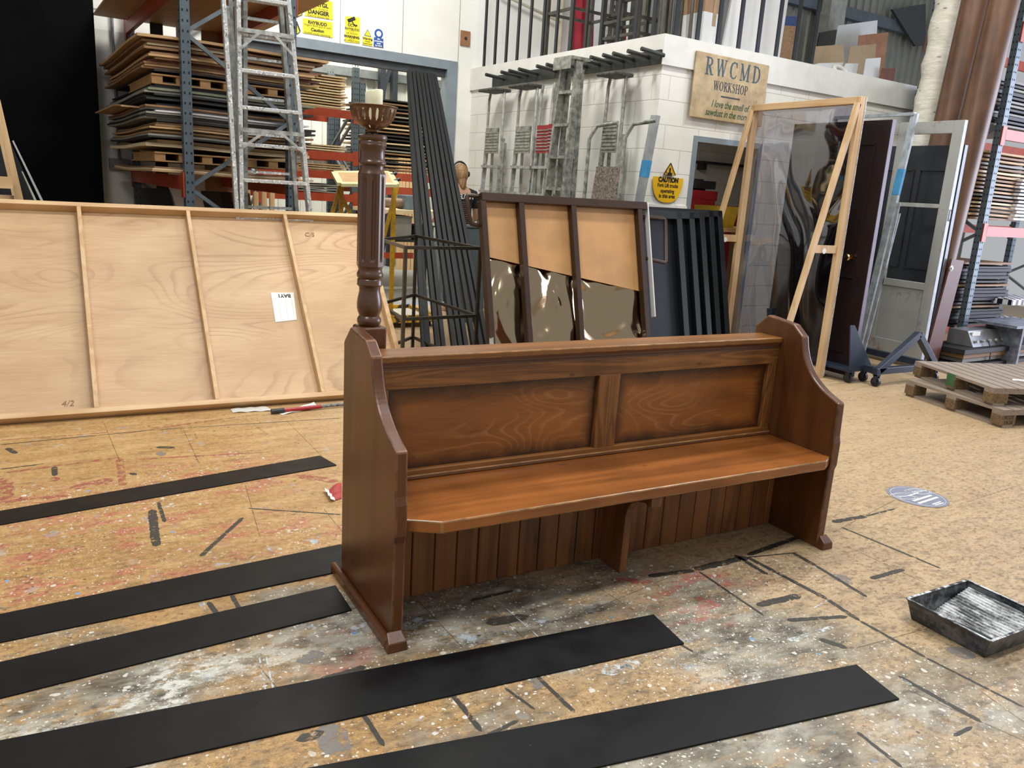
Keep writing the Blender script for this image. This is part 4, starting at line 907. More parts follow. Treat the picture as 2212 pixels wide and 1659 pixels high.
q = byp(1005, 83, K-.01); o = tag(build('wooden_plate', MB().bbox((q.x-.07, K-.02, q.z-.09), (q.x+.07, K-.001, q.z+.09)), plain('brown_ply_square', '9a6c48', .6), bevel=.003), 'small square brown plywood plate with a bolt on the white wall', 'plate')
build('bolt', MB().lathe(B(q.x, K-.02, q.z), [(.018, 0), (.018, .012)], 8, axis=-BY), M_hook, o)
# forklift caution shield on the block corner
y_ = MY-.016
P_ = [byp(*p, y_) for p in ((1411, 381), (1476, 381))]; zt_ = (P_[0].z+P_[1].z)/2-.01; xl_, xr_ = P_[0].x, P_[1].x; xm_ = (xl_+xr_)/2; hw_ = (xr_-xl_)/2; zb_ = byp(1443, 438, y_).z
pts = [(xl_, zt_), (xr_, zt_)]+[(xm_+hw_*math.cos(a)**.75 if math.cos(a) > 0 else xm_-hw_*(-math.cos(a))**.75, zt_-.03-(zt_-.03-zb_)*math.sin(a)) for a in np.linspace(0.05, math.pi-.05, 18)]
wb_ = build('caution_shield', MB().prism([B(x, y_, z) for x, z in pts], BY*-.005), M_yel2); o = tag(wb_, 'amber CAUTION fork lift shield sign on the white block corner', 'sign')
yy = y_-.0065
for s, py, h_, bd in (('CAUTION', 389, 11, .004), ('Fork Lift trucks', 401, 9, .0012), ('operating', 413, 9, .0012), ('in this area', 424, 9, .0012)): 
    q = byp(1443, py, yy); q2 = byp(1443, py+h_, yy); text('lettering', s, M_blk, B(xm_, yy, q.z), BX, Z1, abs(q.z-q2.z)*1.3, o, bold=bd, xs=.92 if len(s) < 15 else .84)
wp = [byp(*p, y_) for p in ((1412, 380), (1475, 386), (1478, 350), (1416, 343))]
P_ = [byp(*p, y_) for p in ((1433, 377), (1458, 377), (1446, 352))]; o = tag(build('forklift_triangle', MB().prism([B(P_[0].x, y_, P_[0].z), B(P_[1].x, y_, P_[0].z), B((P_[0].x+P_[1].x)/2, y_, P_[2].z)], BY*-.005), M_yel2), 'small amber warning triangle above the CAUTION shield', 'sign')
V3 = [B(P_[0].x, yy, P_[0].z), B(P_[1].x, yy, P_[0].z), B((P_[0].x+P_[1].x)/2, yy, P_[2].z)]; mb = MB()
for i in range(3): mb.bar(V3[i], V3[(i+1) % 3], .014, .002, None)
c0 = (V3[0]+V3[1]+V3[2])/3
mb.bar(c0+Vector((-.03, 0, -.03)), c0+Vector((.03, 0, -.03)), .03, .002, BZ); mb.bar(c0+Vector((0, 0, -.02)), c0+Vector((0, 0, .03)), .02, .002, BX); mb.bar(c0+Vector((-.045, 0, -.035)), c0+Vector((-.045, 0, .01)), .008, .002, BX)
build('truck_symbol', mb, M_blk, o)
# workshop board
t = NT('aged_stained_board'); f = t.noise(t.P, 7, 5, .65); M_aged = t.done(t.mix(t.mr(t.vor(t.scale(t.P, (1, 1, .5)), 16), .03, .12, 1, 0), t.mix(t.mr(f, .35, .65), '9c8562', 'bda882'), '75583a'), .55)
y_ = MY-.034; P_ = [byp(*p, y_) for p in ((1491, 252), (1617, 266), (1661, 142), (1503, 109))]
tlc, trc, blc = byp(1503, 109, y_), byp(1660, 142, y_), byp(1491, 252, y_); brc = Vector((trc.x+(blc.x-tlc.x), y_, blc.z+(trc.z-tlc.z)))
RW = (B(*trc)-B(*tlc)); UW = (B(*tlc)-B(*blc)); Wd, Hd = RW.length, UW.length; RW.normalize(); UW = Vector((0, 0, 1)); UW = (UW-RW*UW.dot(RW)).normalized()
A0 = B(*tlc)-UW*Hd/2+RW*Wd/2
o = tag(build('workshop_sign', MB().obox(A0-BY*.008, RW*Wd/2, UW*Hd/2, BY*.008), M_aged, bevel=.006), 'aged wooden RWCMD WORKSHOP sign hung on the white fascia', 'sign')
M_teal = plain('dark_teal_paint', '2b4a58', .5, var=.1); M_dk = plain('near_black_paint', '26292b', .5); M_grn = plain('dark_green_paint', '2f5230', .5)
# serif capitals drawn from thick and thin strokes, on a unit-high cell
SER = {'R': (.72, [((.17, 0), (.17, 1), .14), ((.0, .02), (.34, .02), .045), ((.0, .98), (.2, .98), .045), ((.17, .975), (.45, .96), .05), ((.45, .96), (.58, .86), .09), ((.58, .86), (.58, .66), .12), ((.58, .66), (.45, .54), .09), ((.45, .54), (.17, .52), .05), ((.36, .52), (.62, .02), .13), ((.55, .02), (.78, .02), .045)]),
       'W': (1.02, [((.1, .98), (.3, .03), .13), ((.3, .03), (.5, .9), .05), ((.5, .98), (.72, .03), .13), ((.72, .03), (.92, .98), .05), ((0, .98), (.22, .98), .045), ((.4, .98), (.62, .98), .045), ((.8, .98), (1.02, .98), .045)]),
       'C': (.74, [((.68, .78), (.6, .93), .05), ((.6, .93), (.4, .98), .05), ((.4, .98), (.2, .88), .08), ((.2, .88), (.11, .66), .12), ((.11, .66), (.11, .34), .14), ((.11, .34), (.2, .12), .12), ((.2, .12), (.4, .02), .08), ((.4, .02), (.6, .07), .05), ((.6, .07), (.7, .24), .05), ((.68, .68), (.68, .98), .045)]),
       'M': (.98, [((.13, 0), (.13, 1), .05), ((.13, .98), (.46, .05), .13), ((.46, .05), (.8, .98), .05), ((.83, 0), (.83, 1), .13), ((0, .02), (.27, .02), .045), ((.0, .98), (.16, .98), .045), ((.7, .02), (.98, .02), .045), ((.8, .98), (.98, .98), .045)]),
       'D': (.8, [((.17, 0), (.17, 1), .14), ((0, .02), (.3, .02), .045), ((0, .98), (.3, .98), .045), ((.17, .975), (.42, .96), .05), ((.42, .96), (.62, .82), .09), ((.62, .82), (.7, .6), .12), ((.7, .6), (.7, .4), .13), ((.7, .4), (.62, .18), .12), ((.62, .18), (.42, .04), .09), ((.42, .04), (.17, .025), .05)]),
       'O': (.8, [((.4, .99), (.2, .88), .07), ((.2, .88), (.11, .66), .12), ((.11, .66), (.11, .34), .14), ((.11, .34), (.2, .12), .12), ((.2, .12), (.4, .01), .07), ((.4, .01), (.6, .12), .07), ((.6, .12), (.69, .34), .12), ((.69, .34), (.69, .66), .14), ((.69, .66), (.6, .88), .12), ((.6, .88), (.4, .99), .07)]),
       'K': (.76, [((.17, 0), (.17, 1), .14), ((0, .02), (.32, .02), .045), ((0, .98), (.32, .98), .045), ((.17, .42), (.62, .98), .05), ((.32, .58), (.64, .02), .13), ((.5, .98), (.72, .98), .045), ((.55, .02), (.78, .02), .045)]),
       'S': (.6, [((.5, .74), (.48, .92), .05), ((.5, .9), (.28, .98), .05), ((.28, .98), (.12, .86), .08), ((.12, .86), (.12, .7), .12), ((.12, .7), (.3, .56), .13), ((.3, .56), (.48, .42), .13), ((.48, .42), (.52, .22), .12), ((.52, .22), (.4, .05), .08), ((.4, .05), (.2, .02), .05), ((.2, .02), (.08, .1), .05), ((.08, .06), (.08, .28), .045)]),
       'H': (.84, [((.17, 0), (.17, 1), .13), ((.67, 0), (.67, 1), .13), ((.17, .5), (.67, .5), .05), ((0, .02), (.32, .02), .045), ((0, .98), (.32, .98), .045), ((.52, .02), (.84, .02), .045), ((.52, .98), (.84, .98), .045)]),
       'P': (.66, [((.17, 0), (.17, 1), .14), ((.0, .02), (.34, .02), .045), ((.0, .98), (.2, .98), .045), ((.17, .975), (.42, .96), .05), ((.42, .96), (.55, .86), .09), ((.55, .86), (.55, .64), .12), ((.55, .64), (.42, .5), .09), ((.42, .5), (.17, .48), .05)])}
def serif(word, org, r_, u_, h, xs, gap, mat, parent, depth=.0008):
    tot = sum(SER[c][0]*xs for c in word)*h+gap*(len(word)-1); x = -tot/2; mb = MB(); nrm = r_.cross(u_)
    for ch in word:
        w_, st = SER[ch]
        for k, (a, b_, th_) in enumerate(st):
            pa, pb = org+r_*(x+a[0]*xs*h)+u_*((a[1]-.5)*h), org+r_*(x+b_[0]*xs*h)+u_*((b_[1]-.5)*h); d = (pb-pa).normalized()
            mb.bar(pa-d*th_*h*.2, pb+d*th_*h*.2, max(th_, .06)*h*1.08, depth+.00002*k, nrm.cross(d))
        x += w_*xs*h+gap
    return build('lettering', mb, mat, parent)
FA = A0-BY*.0168
serif('RWCMD', FA+UW*Hd*.31+RW*.01, RW, UW, Hd*.26, .88, Wd*.045, M_teal, o)
serif('WORKSHOP', FA+UW*Hd*.035, RW, UW, Hd*.14, .84, Wd*.006, M_dk, o)
build('painted_rule', MB().bar(FA-RW*Wd*.12-UW*Hd*.12, FA+RW*Wd*.14-UW*Hd*.12, .001, .014, BY), M_dk, o)
text('lettering', 'I love the smell of', M_grn, FA-UW*Hd*.25+RW*Wd*.02, RW, UW, Hd*.155, o, shear=.28, bold=.0012, xs=.78)
text('lettering', 'sawdust in the morning', M_grn, FA-UW*Hd*.39+RW*Wd*.03, RW, UW, Hd*.155, o, shear=.28, bold=.0012, xs=.78)

# ---- inside the tool room
M_red = plain('red_tool_chest_enamel', '8e1d22', .35, var=.15); M_blackpl = plain('black_plastic', '1d1d1f', .45)
def bthing(name, lab, cat, x, y, z=0, group=None): return thing(name, lab, cat, B(x, y, z), group)
c0 = byp(1487, 440, 7.6).x; c1 = byp(1545, 440, 7.6).x; zc_ = byp(1515, 432, 7.6).z
ch = bthing('tool_chest', 'large dark red roller tool chest inside the doorway', 'tool chest', (c0+c1)/2, 7.85)
build('body', MB().bbox((c0, 7.6, .1), (c1, 8.1, zc_)), M_red, ch, bevel=.008)
for k in range(7): 
    d_ = build('drawer', MB().bbox((c0+.03, 7.585, .16+k*.17), (c1-.03, 7.6, .31+k*.17)), M_red, ch, bevel=.003); build('handle', MB().bbox((c0+.1, 7.57, .28+k*.17), (c1-.1, 7.586, .295+k*.17)), M_hook, d_)
for s in (c0+.06, c1-.06): build('castor', MB().cyl(B(s, 7.65, .05), B(s+.03, 7.65, .05), .05, 14), M_blackpl, ch)
z = zc_
for k, (a, b_, h_, m_, lab) in enumerate(((.1, .55, .12, M_red, 'red hand tool box standing on the large roller chest'), (.15, .5, .1, M_blackpl, 'small black tool box on top of the red tool box'))):
    tb = bthing('tool_box', lab, 'tool box', c0+(a+b_)/2, 7.8, z)
    build('body', MB().bbox((c0+a, 7.65, z), (c0+b_, 7.95, z+h_)), m_, tb, bevel=.006); build('lid_handle', MB().bbox((c0+a+.1, 7.78, z+h_), (c0+b_-.1, 7.8, z+h_+.02)), M_blackpl, tb); z += h_+.021
c2 = byp(1548, 440, 7.6).x; c3 = byp(1590, 440, 7.6).x
rb_ = bthing('tool_cabinet', 'lower red cabinet right of the roller chest', 'cabinet', (c2+c3)/2+.2, 7.8); build('body', MB().bbox((c2+.02, 7.6, .05), (c3+.5, 8.1, byp(1570, 445, 7.6).z)), M_red, rb_, bevel=.006); build('door', MB().bbox((c2+.05, 7.585, .12), (c3+.45, 7.6, 1.2)), M_red, rb_, bevel=.003)
yb_ = byp(1549, 445, 6.6); ybx = byp(1610, 450, 6.6); y0_ = byp(1565, 492, 6.6)
wk = bthing('workbench', 'pine-topped bench just inside the doorway holding the yellow bin', 'bench', ybx.x, 6.7)
build('bench_top', MB().bbox((yb_.x-.05, 6.45, y0_.z-.04), (ybx.x+.5, 7.2, y0_.z)), wood('bench_pine', 'b08a58', '8a6438', 'x'), wk)
for xx in (yb_.x, ybx.x+.42):
    for yy in (6.5, 7.1): build('leg', MB().bbox((xx-.03, yy-.03, 0), (xx+.03, yy+.03, y0_.z-.04)), wood('bench_leg_pine', 'a07c50', '805c34', 'z'), wk)
bn = tag(build('yellow_bin', MB().add([B(yb_.x+dx, 6.6+dy, y0_.z) for dx, dy in ((.03, .03), (.33, .03), (.33, .33), (.03, .33))]+[B(yb_.x+dx, 6.6+dy, yb_.z) for dx, dy in ((0, 0), (.36, 0), (.36, .36), (0, .36))]+[B(yb_.x+dx, 6.6+dy, yb_.z) for dx, dy in ((.015, .015), (.345, .015), (.345, .345), (.015, .345))]+[B(yb_.x+dx, 6.6+dy, y0_.z+.01) for dx, dy in ((.04, .04), (.32, .04), (.32, .32), (.04, .32))],
      [(3, 2, 1, 0)]+[(i, (i+1) % 4, 4+(i+1) % 4, 4+i) for i in range(4)]+[(4+i, 4+(i+1) % 4, 8+(i+1) % 4, 8+i) for i in range(4)]+[(8+i, 8+(i+1) % 4, 12+(i+1) % 4, 12+i) for i in range(4)]+[(12, 13, 14, 15)]), plain('yellow_plastic', 'c9a81c', .45)), 'yellow plastic bin on the bench in the doorway', 'bin')
q = byp(1540, 350, 8.5); sh_ = tag(build('wall_shelf', MB().bbox((q.x-.25, 8.45, q.z-.03), (q.x+.9, 8.6, q.z)), M_hook), 'dark narrow shelf high on the tool room back wall', 'shelf'); build('bracket', MB().bbox((q.x-.2, 8.47, q.z-.12), (q.x-.14, 8.6, q.z-.03)), M_hook, sh_)

# ================================================================== RACKING AND STORE
M_post_s = plain('blue_grey_rack_steel', '58656d', .45, .25, .08); M_beam = plain('orange_rack_beam', 'a8401f', .42, .05, .12); M_slot = plain('dark_slots', '14181a', .8)
M_brace = plain('galvanised_brace', '7b8489', .4, .45)
SHEET = {k: plain('sheet_'+k, c, .6, var=v, sc=6) for k, c, v in (('brown', '8f6a46', .15), ('tan', 'c09b6c', .1), ('pale', 'd9c29a', .06), ('dark', '2b2724', .2), ('black', '1a1a1c', .1), ('grey', '8e8b82', .12), ('green', '7d8468', .1), ('red', '7a4a34', .15), ('white', 'd6d4d4', .05))}
def rack(label, org, ud, vd, L, Dp, H, levels, group=None, posts=(0, 1), slots=True):
    """pallet racking: org = near corner post foot, ud = direction of beams, vd = direction of depth"""
    org = Vector(org); th_ = thing('pallet_rack', label, 'racking', org, group)
    P_ = lambda u, v, z: org+ud*u+vd*v+Vector((0, 0, z))
    for u in [L*k for k in posts]:
        for v in (0, Dp):
            p = build('upright', MB().obox(P_(u, v, H/2), ud*.045, vd*.035, (0, 0, H/2)), M_post_s, th_)
            if slots:
                sl = MB(); n_ = int(H/.075)
                for k in range(n_):
                    z = .1+k*.075
                    for du, dv, a, b_ in ((-.0455, 0, .001, .006), (0, -.0355, .006, .001)):
                        for off in (-.018, .018): sl.obox(P_(u+du+(off if du == 0 else 0), v+dv+(off if dv == 0 else 0), z), ud*a, vd*b_, (0, 0, .009))
                build('slots', sl, M_slot, p)['kind'] = 'stuff'
        z = .25; s = 0
        while z+.62 < H:
            a, b_ = (0, Dp) if s % 2 == 0 else (Dp, 0); build('brace', MB().bar(P_(u, a, z), P_(u, b_, z+.58), .035, .03), M_brace, th_); z += .58; s += 1
    for z in levels:
        for v in (0, Dp):
            bm_ = build('beam', MB().obox(P_(L/2, v-.03 if v == 0 else v+.03, z-.055), ud*(L/2-.03), vd*.022, (0, 0, .055)), M_beam, th_)
            for u in (0, L): build('beam_connector', MB().obox(P_(u, v-.045 if v == 0 else v+.045, z-.07), ud*.04, vd*.006, (0, 0, .1)), M_beam, bm_)
    return th_, P_
rs = random.Random(11)
def sheet(kind, x0, x1, y0, y1, z, t, lab, grp, sag=0.0, ph=0.0, name='plywood_sheet', cat='sheet', tilt=0.0):
    n = 8
    def fn(u, v):
        return B(x0+(x1-x0)*u, y0+(y1-y0)*v, z+sag*(math.sin(v*math.pi*2+ph)*.5)+sag*.6*math.sin(u*5+ph)-tilt*max(0, .3-v)**2)
    o = build(name, MB().slabgrid(fn, 6, 10, (0, 0, t)), SHEET[kind]); o['label'] = lab; o['category'] = cat; o['group'] = grp; return o

# --- rack at the left, seen end-on; its beams run away from the camera
RX, RY = byp(405, 300, 7.0).x, 7.0; RD_ = byp(628, 200, 7.0).x-RX
rack('grey and orange racking of warped sheets behind the plywood flat, left', B(RX, RY), BY, BX, 2.75, RD_, 3.9, (1.50, 2.98))
zs = 1.515
order = [('tan', 3, .018), ('brown', 2, .014)]
lab = 'sheet in the tall stack on the left rack, one of its warped plywood boards'
G1 = 'warped sheets stacked on the left rack'
def zl(py): return byp(335, py, 7.12).z
# (photo rows of the stack at its near left corner, kind)
rows = [(361, 'tan', .018), (356, 'pale', .012), (351, 'brown', .012)]
rows += [(319, 'pale', .02), (311, 'tan', .02), (300, 'dark', .014), (296, 'grey', .01), (292, 'brown', .012), (288, 'tan', .01), (284, 'brown', .012), (280, 'tan', .01), (275, 'brown', .012), (270, 'tan', .012), (264, 'dark', .016), (259, 'grey', .012), (254, 'dark', .014), (249, 'grey', .014), (244, 'white', .01), (239, 'grey', .012), (234, 'brown', .012), (229, 'dark', .014),
         (218, 'dark', .014), (213, 'black', .014), (208, 'dark', .012), (203, 'grey', .012), (197, 'green', .014), (191, 'black', .014), (186, 'dark', .014), (181, 'black', .012),
         (155, 'dark', .012), (150, 'brown', .012), (145, 'tan', .012), (140, 'brown', .014), (135, 'red', .012), (130, 'brown', .012), (125, 'tan', .014), (120, 'brown', .012), (115, 'red', .014), (110, 'brown', .014), (104, 'brown', .012), (99, 'pale', .016), (93, 'brown', .014)]
for i, (py, k, t_) in enumerate(rows):
    z = max(zl(py), 1.52) if py < 345 else 1.508+.0135*i; gap_ = (zl(rows[i+1][0])-zl(py))*.92 if i+1 < len(rows) and i != 2 and rows[i+1][0] > py-12 else .016; gap_ = .012 if py > 345 else gap_; dx = rs.uniform(-.05, .05); dy = rs.uniform(-.04, .06)
    sheet(k, 1.10+dx, 2.33+rs.uniform(-.06, .09)+(.1 if py < 150 else 0), 7.09+dy if py < 330 else 7.12, 9.5+rs.uniform(-.1, .1), z, min(t_*1.3, gap_), lab, G1, sag=.012, ph=py/300)
o = sheet('tan', 1.02, 2.52, 7.06, 9.6, zl(84), .02, 'thick tan board topmost in the left rack stack, overhanging both sides', G1, sag=.015); del o['group']
o = sheet('tan', .93, 2.2, 7.4, 9.3, zl(224), .01, 'thin tan sheet jutting out left halfway up the left rack stack', G1, sag=.002, tilt=.3); del o['group']
# timber-framed crates low in the stack
M_ply2 = wood('pallet_pine', 'b18a58', '8a6438', 'x', .6)
for (pa, pb, nm, lab_) in ((348, 327, 'pallet', 'pine pallet with square openings low in the left rack stack'), (172+8, 158, 'open_box_frame', 'open timber box frame in the upper part of the left rack stack')):
    z0_, z1_ = zl(pa), zl(pb); th_ = thing(nm, lab_, 'pallet' if nm == 'pallet' else 'frame', B(1.7, 7.3, z0_))
    build('deck', MB().bbox((1.12, 7.12, z1_-.012), (2.3, 8.4, z1_)), M_ply2, th_); build('deck', MB().bbox((1.12, 7.12, z0_), (2.3, 8.4, z0_+.012)), M_ply2, th_)
    for k in range(7): build('block', MB().bbox((1.12+k*.18, 7.13, z0_+.012), (1.20+k*.18, 8.3, z1_-.012)), M_ply2, th_)
# upper shelf board of the rack
sheet('tan', RX-.35, 2.5, 7.0, 9.6, 2.985, .02, 'brown board lying on the upper beams of the left rack', 'upper', name='shelf_board')
for i, (x_, w_, m_) in enumerate(((1.5, .12, 'black'), (1.75, .08, 'white'), (2.0, .3, 'brown'), (2.3, .1, 'black'))):
    o = tag(build('upright_board', MB().bbox((x_, 9.5, 0), (x_+w_, 9.53, 3.0+.0)), SHEET[m_]), ['black', 'white', 'brown', 'second black'][i]+' board standing upright at the back of the left rack', 'board')
# things under the left rack
for i, (x_, l_, m_) in enumerate(((1.50, .35, 'black'), (1.72, .3, 'white'), (1.95, .25, 'dark'), (2.08, .2, 'brown'))):
    o = tag(build('leaning_board', MB().prism([B(x_, 8.3, 0), B(x_+.28, 8.3, 0), B(x_+.28-l_, 8.3, 1.36), B(x_-l_, 8.3, 1.36)], BY*.02), SHEET[m_]), ['black', 'white', 'charcoal', 'brown'][i]+' board leaning beneath the left rack shelf', 'board')
for i in range(6):
    tag(build('timber_length', MB().bbox((2.2+i*.09, 9.3, 0), (2.25+i*.09, 9.36, 1.35+.04*(i % 3))), M_pinez), 'pale pine length standing upright behind the aluminium step ladder', 'timber', 'pine lengths behind the step ladder')
# shackle at the foot of the near post
# --- socket, conduit, black drape
q = byp(258, 355, K-.02); so = tag(build('wall_socket', MB().bbox((q.x-.1, K-.05, q.z-.06), (q.x+.1, K-.001, q.z+.06)), plain('metal_clad_socket', '8d8f90', .4, .5), bevel=.004), 'metal-clad double socket on the white wall left of the racking', 'socket')
x_ = byp(250, 200, K-.03).x; cdm = MB().tube([B(x_, K-.03, q.z+.06), B(x_, K-.03, 5.5)], .013, 10)
tag(build('conduit', cdm, plain('galvanised_conduit', '8b9295', .35, .6), smooth=50), 'galvanised conduit rising from the double socket', 'conduit')
xe = byp(211, 200, K-.35).x
df = thing('black_masking_flat', 'very large matt black masking flat filling the left edge', 'masking flat', B(xe-2, K-.35, 0))
build('black_face', MB().bbox((xe-5, K-.38, 0), (xe, K-.34, 5.8)), M_blackcloth, df); build('frame', MB().bbox((xe-5, K-.34, 0), (xe-.01, K-.30, 5.8)), plain('black_timber', '131313', .8), df)
# --- leaning flats at the far left
y_ = 6.6
def leanflat(name, p0, p1, p2, p3, y, t_, mat, lab, lean=.12, cat='flat'):
    P_ = [yp(*p, y) for p in (p0, p1, p2, p3)]
    zb = 0; L = []
    for top, bot in ((P_[0], P_[3]), (P_[1], P_[2])):
        d = (top-bot)/(top.z-bot.z); L.append((top, bot-d*bot.z))
    f = lambda p: p+Vector((0, lean*p.z, 0))
    return tag(build(name, MB().prism([f(L[0][0]), f(L[1][0]), f(L[1][1]), f(L[0][1])], (0, t_, 0)), mat, bevel=.002, seg=1), lab, cat)
leanflat('pine_strut', (-18, 190), (0, 215), (52, 438), (36, 440), 6.9, .04, M_pinez, 'pine upright strut leaning at the far left edge', 0, 'strut')
leanflat('pine_strut', (-20, 225), (-6, 245), (48, 440), (30, 440), 7.1, .04, M_pinez, 'second pine strut leaning behind the first at the far left', 0, 'strut')
M_blackflat = plain('black_painted_flat', '1f2124', .45, .1, .1)
leanflat('black_flat', (-60, 250), (12, 285), (82, 440), (-40, 440), 7.3, .05, M_blackflat, 'leaning black flat behind the pine struts at far left', 0)
leanflat('thin_white_batten', (26, 305), (29, 303), (97, 441), (91, 441), 7.5, .03, M_whboard, 'thin white batten leaning beside the far left black flat', 0, 'batten')
leanflat('thin_white_batten', (46, 370), (49, 371), (83, 441), (77, 441), 6.9, .03, plain('pale_green_batten', 'a9b29a', .5), 'short pale green batten leaning at far left', 0, 'batten')
tag(build('pine_block', MB().box(yp(6, 394, 6.8)-Vector((.03, .03, .04)), yp(6, 394, 6.8)+Vector((.06, .03, .04))), M_pine), 'small pine block fixed to the strut at the far left edge', 'block')
tag(build('timber_offcut', MB().box(gz(-60, 432, 1.25)+Vector((0, .06, -.0)), gz(28, 438, 1.25)+Vector((0, .3, .04))), M_pine), 'pine offcut resting on the top edge of the plywood flat at far left', 'timber')

# --- aluminium step ladder in front of the left rack
YL = 6.62
sl_ = thing('step_ladder', 'tall paint-spattered aluminium step ladder standing before the left rack', 'ladder', (1.55, YL, 0))
ztl = 3.3
def lx(px, py): return yp(px, py, YL)
bl_, br_, tl_, tr2 = lx(521, 455), lx(668, 460), lx(513, 5), lx(621, 5)
def ext(top, bot, z): d = (top-bot)/(top.z-bot.z); return bot+d*(z-bot.z)
for t_, b_ in ((tl_, bl_), (tr2, br_)):
    p, q = ext(t_, b_, 0.0), ext(t_, b_, ztl); build('stile', MB().bar(p, q, .032, .085, X1), M_aluw, sl_, bevel=.004)
for py in (-76, 1, 79, 157, 235, 313, 389, 467, 545, 625, 700, 775):
    z = lx(590, py).z
    if z < .15: continue
    a, b_ = ext(tl_, bl_, z), ext(tr2, br_, z)
    build('tread', MB().box((a.x+.01, YL-.045, z-.028), (b_.x-.01, YL+.05, z)), M_aluw, sl_, bevel=.004)
for zt2 in (lx(590, 75).z, lx(590, 285).z):
    a, b_ = ext(tl_, bl_, zt2), ext(tr2, br_, zt2); w_ = b_.x-a.x
    build('front_rung', MB().box((a.x-.01, YL-.065, zt2-.02), (b_.x+.01, YL-.05, zt2+.01)), M_alu, sl_)
    for s, p in ((1, a), (-1, b_)): build('gusset_brace', MB().bar(Vector((p.x+s*w_*.36, YL-.07, zt2-.01)), Vector((p.x, YL-.07, zt2-.14)), .02, .008, X1), M_alu, sl_)
YR = YL+.24
a0, a1 = yp(597, 100, YR).x, yp(640, 440, YR).x; c0_, c1_ = yp(524, 100, YR).x, yp(530, 440, YR).x
for xt, xb in ((c0_, c1_-.0), (a0, a1)):
    build('rear_leg', MB().bar((xb+(xb-xt)*.8, YR+.1, 0), (xt-(xb-xt)*.25, YL+.1, ztl), .03, .06, X1), M_alu, sl_)
for py in (42, 127, 211, 289, 371, 448):
    z = yp(590, py, YR-.15).z; u = z/ztl; xa = yp(526, py, YR-.15).x; xb = yp(600+py*.09, py, YR-.15).x; yy = YR+.1-(YR-YL)*u
    build('rear_rung', MB().box((xa, yy-.02, z-.02), (xb, yy+.02, z)), M_aluw, sl_)
for py in (600, 680, 760):
    z = yp(590, py, YR-.1).z
    if z > .1: build('rear_rung', MB().box((c1_, YR+.03, z-.02), (a1, YR+.07, z)), M_aluw, sl_)
l2 = thing('ladder_section', 'narrow aluminium ladder section seen edge-on, left of the step ladder', 'ladder', (1.2, 6.6, 0))
for i, ((x0_, y0_), (x1_, y1_), yy, th2) in enumerate((((481, -20), (512, 465), 6.6, .05), ((490, 15), (517, 465), 6.68, .04), ((497, -10), (519, 460), 6.78, .03))):
    t_, b_ = yp(x0_, y0_, yy), yp(x1_, y1_, yy); p, q = ext(t_, b_, 0), ext(t_, b_, t_.z); build('stile', MB().bar(p, q, .03, th2, X1), M_alu if i else M_aluw, l2, bevel=.003)
for k in range(9): 
    z = .3+k*.28; build('rung', MB().cyl((ext(yp(481, -20, 6.6), yp(512, 465, 6.6), z).x, 6.6, z), (ext(yp(497, -10, 6.9), yp(519, 460, 6.9), z).x, 6.9, z), .014, 8), M_alu, l2)

# --- store racks behind the opening
YS = 11.4
pA = byp(766, 300, YS); pL = byp(560, 300, YS); levA = [byp(700, py, YS).z for py in (234, 327, 368, 417)]
rack('orange-beamed racking of pale boards in the store behind the opening', B(pL.x, YS), BX, BY, pA.x-pL.x, 1.0, byp(766, 146, YS).z, levA)
levB = [byp(870, py, YS).z for py in (250, 305, 375, 406)]
pB = byp(1000, 300, YS)
th_, P_ = rack('second bay of store racking, right of the pale boards', B(pA.x+.1, YS), BX, BY, 2.3, 1.0, byp(766, 160, YS).z-.1, levB[2:])
def zA(px, py): return byp(px, py, YS-.05).z
xa0, xa1 = byp(600, 200, YS).x, byp(753, 200, YS).x
for k in range(12):
    z = levA[0]+.02+k*.036; sheet('pale' if k % 3 != 1 else 'tan', xa0+.1, xa1-rs.uniform(0, .08), YS-.05, YS+.95, z, .018, 'pale board in the stack on the top shelf of the store rack', 'pale boards on the store rack', sag=.004, ph=k*.1, name='pale_board')
for j, lv in enumerate(levA[1:]):
    for k in range(3 if j < 2 else 4):
        sheet(('pale', 'tan', 'grey')[j], xa0+.1, xa1-rs.uniform(0, .1), YS-.05, YS+.95, lv+.012+k*.03, .016, 'board in a low stack on %s shelf of the left store rack' % ('the second', 'the third', 'the lowest')[j], 'boards on lower store shelves', sag=.012 if j == 2 else .003, ph=k*1.3, name='stored_board')
xb0, xb1 = pA.x+.16, pA.x+2.3
z = byp(870, 365, YS).z
ks = ['brown', 'tan', 'dark', 'tan', 'brown', 'grey', 'dark', 'pale', 'black', 'dark', 'brown', 'pale', 'tan', 'black', 'grey', 'brown', 'dark', 'brown', 'black']
pys = [368, 361, 354, 344, 335, 329, 322, 312, 304, 297, 288, 280, 272, 262, 254, 244, 236, 228, 220]
for k, py in zip(ks, pys):
    zz = byp(850, py, YS).z; sheet(k, xb0+rs.uniform(0, .15), xb1-rs.uniform(0, .2), YS-.02, YS+1.0, zz, .02, 'long board in the layered stacks right of the candle bowl', 'long boards in the second store bay', sag=.006, ph=py, name='stored_board')
for i, zz in enumerate((byp(850, 316, YS).z, byp(850, 264, YS).z, byp(850, 248, YS).z)):
    for x_ in (xb0+.3, xb1-.4): tag(build('spacer_block', MB().bbox((x_, YS+.1, zz-.03), (x_+.08, YS+.9, zz+.015)), SHEET['dark']), 'dark bearer between the layered long boards', 'bearer', 'bearers between the long boards')
for i, px in enumerate((862, 868, 876, 884, 892, 900)):
    q = byp(px, 420, 13.6); tag(build('timber_length', MB().bbox((q.x, 13.6, 0), (q.x+.06, 13.66, 2.5+.1*(i % 3))), M_pinez), 'pine length standing against the cladding of the store', 'timber', 'pine lengths against the store cladding')
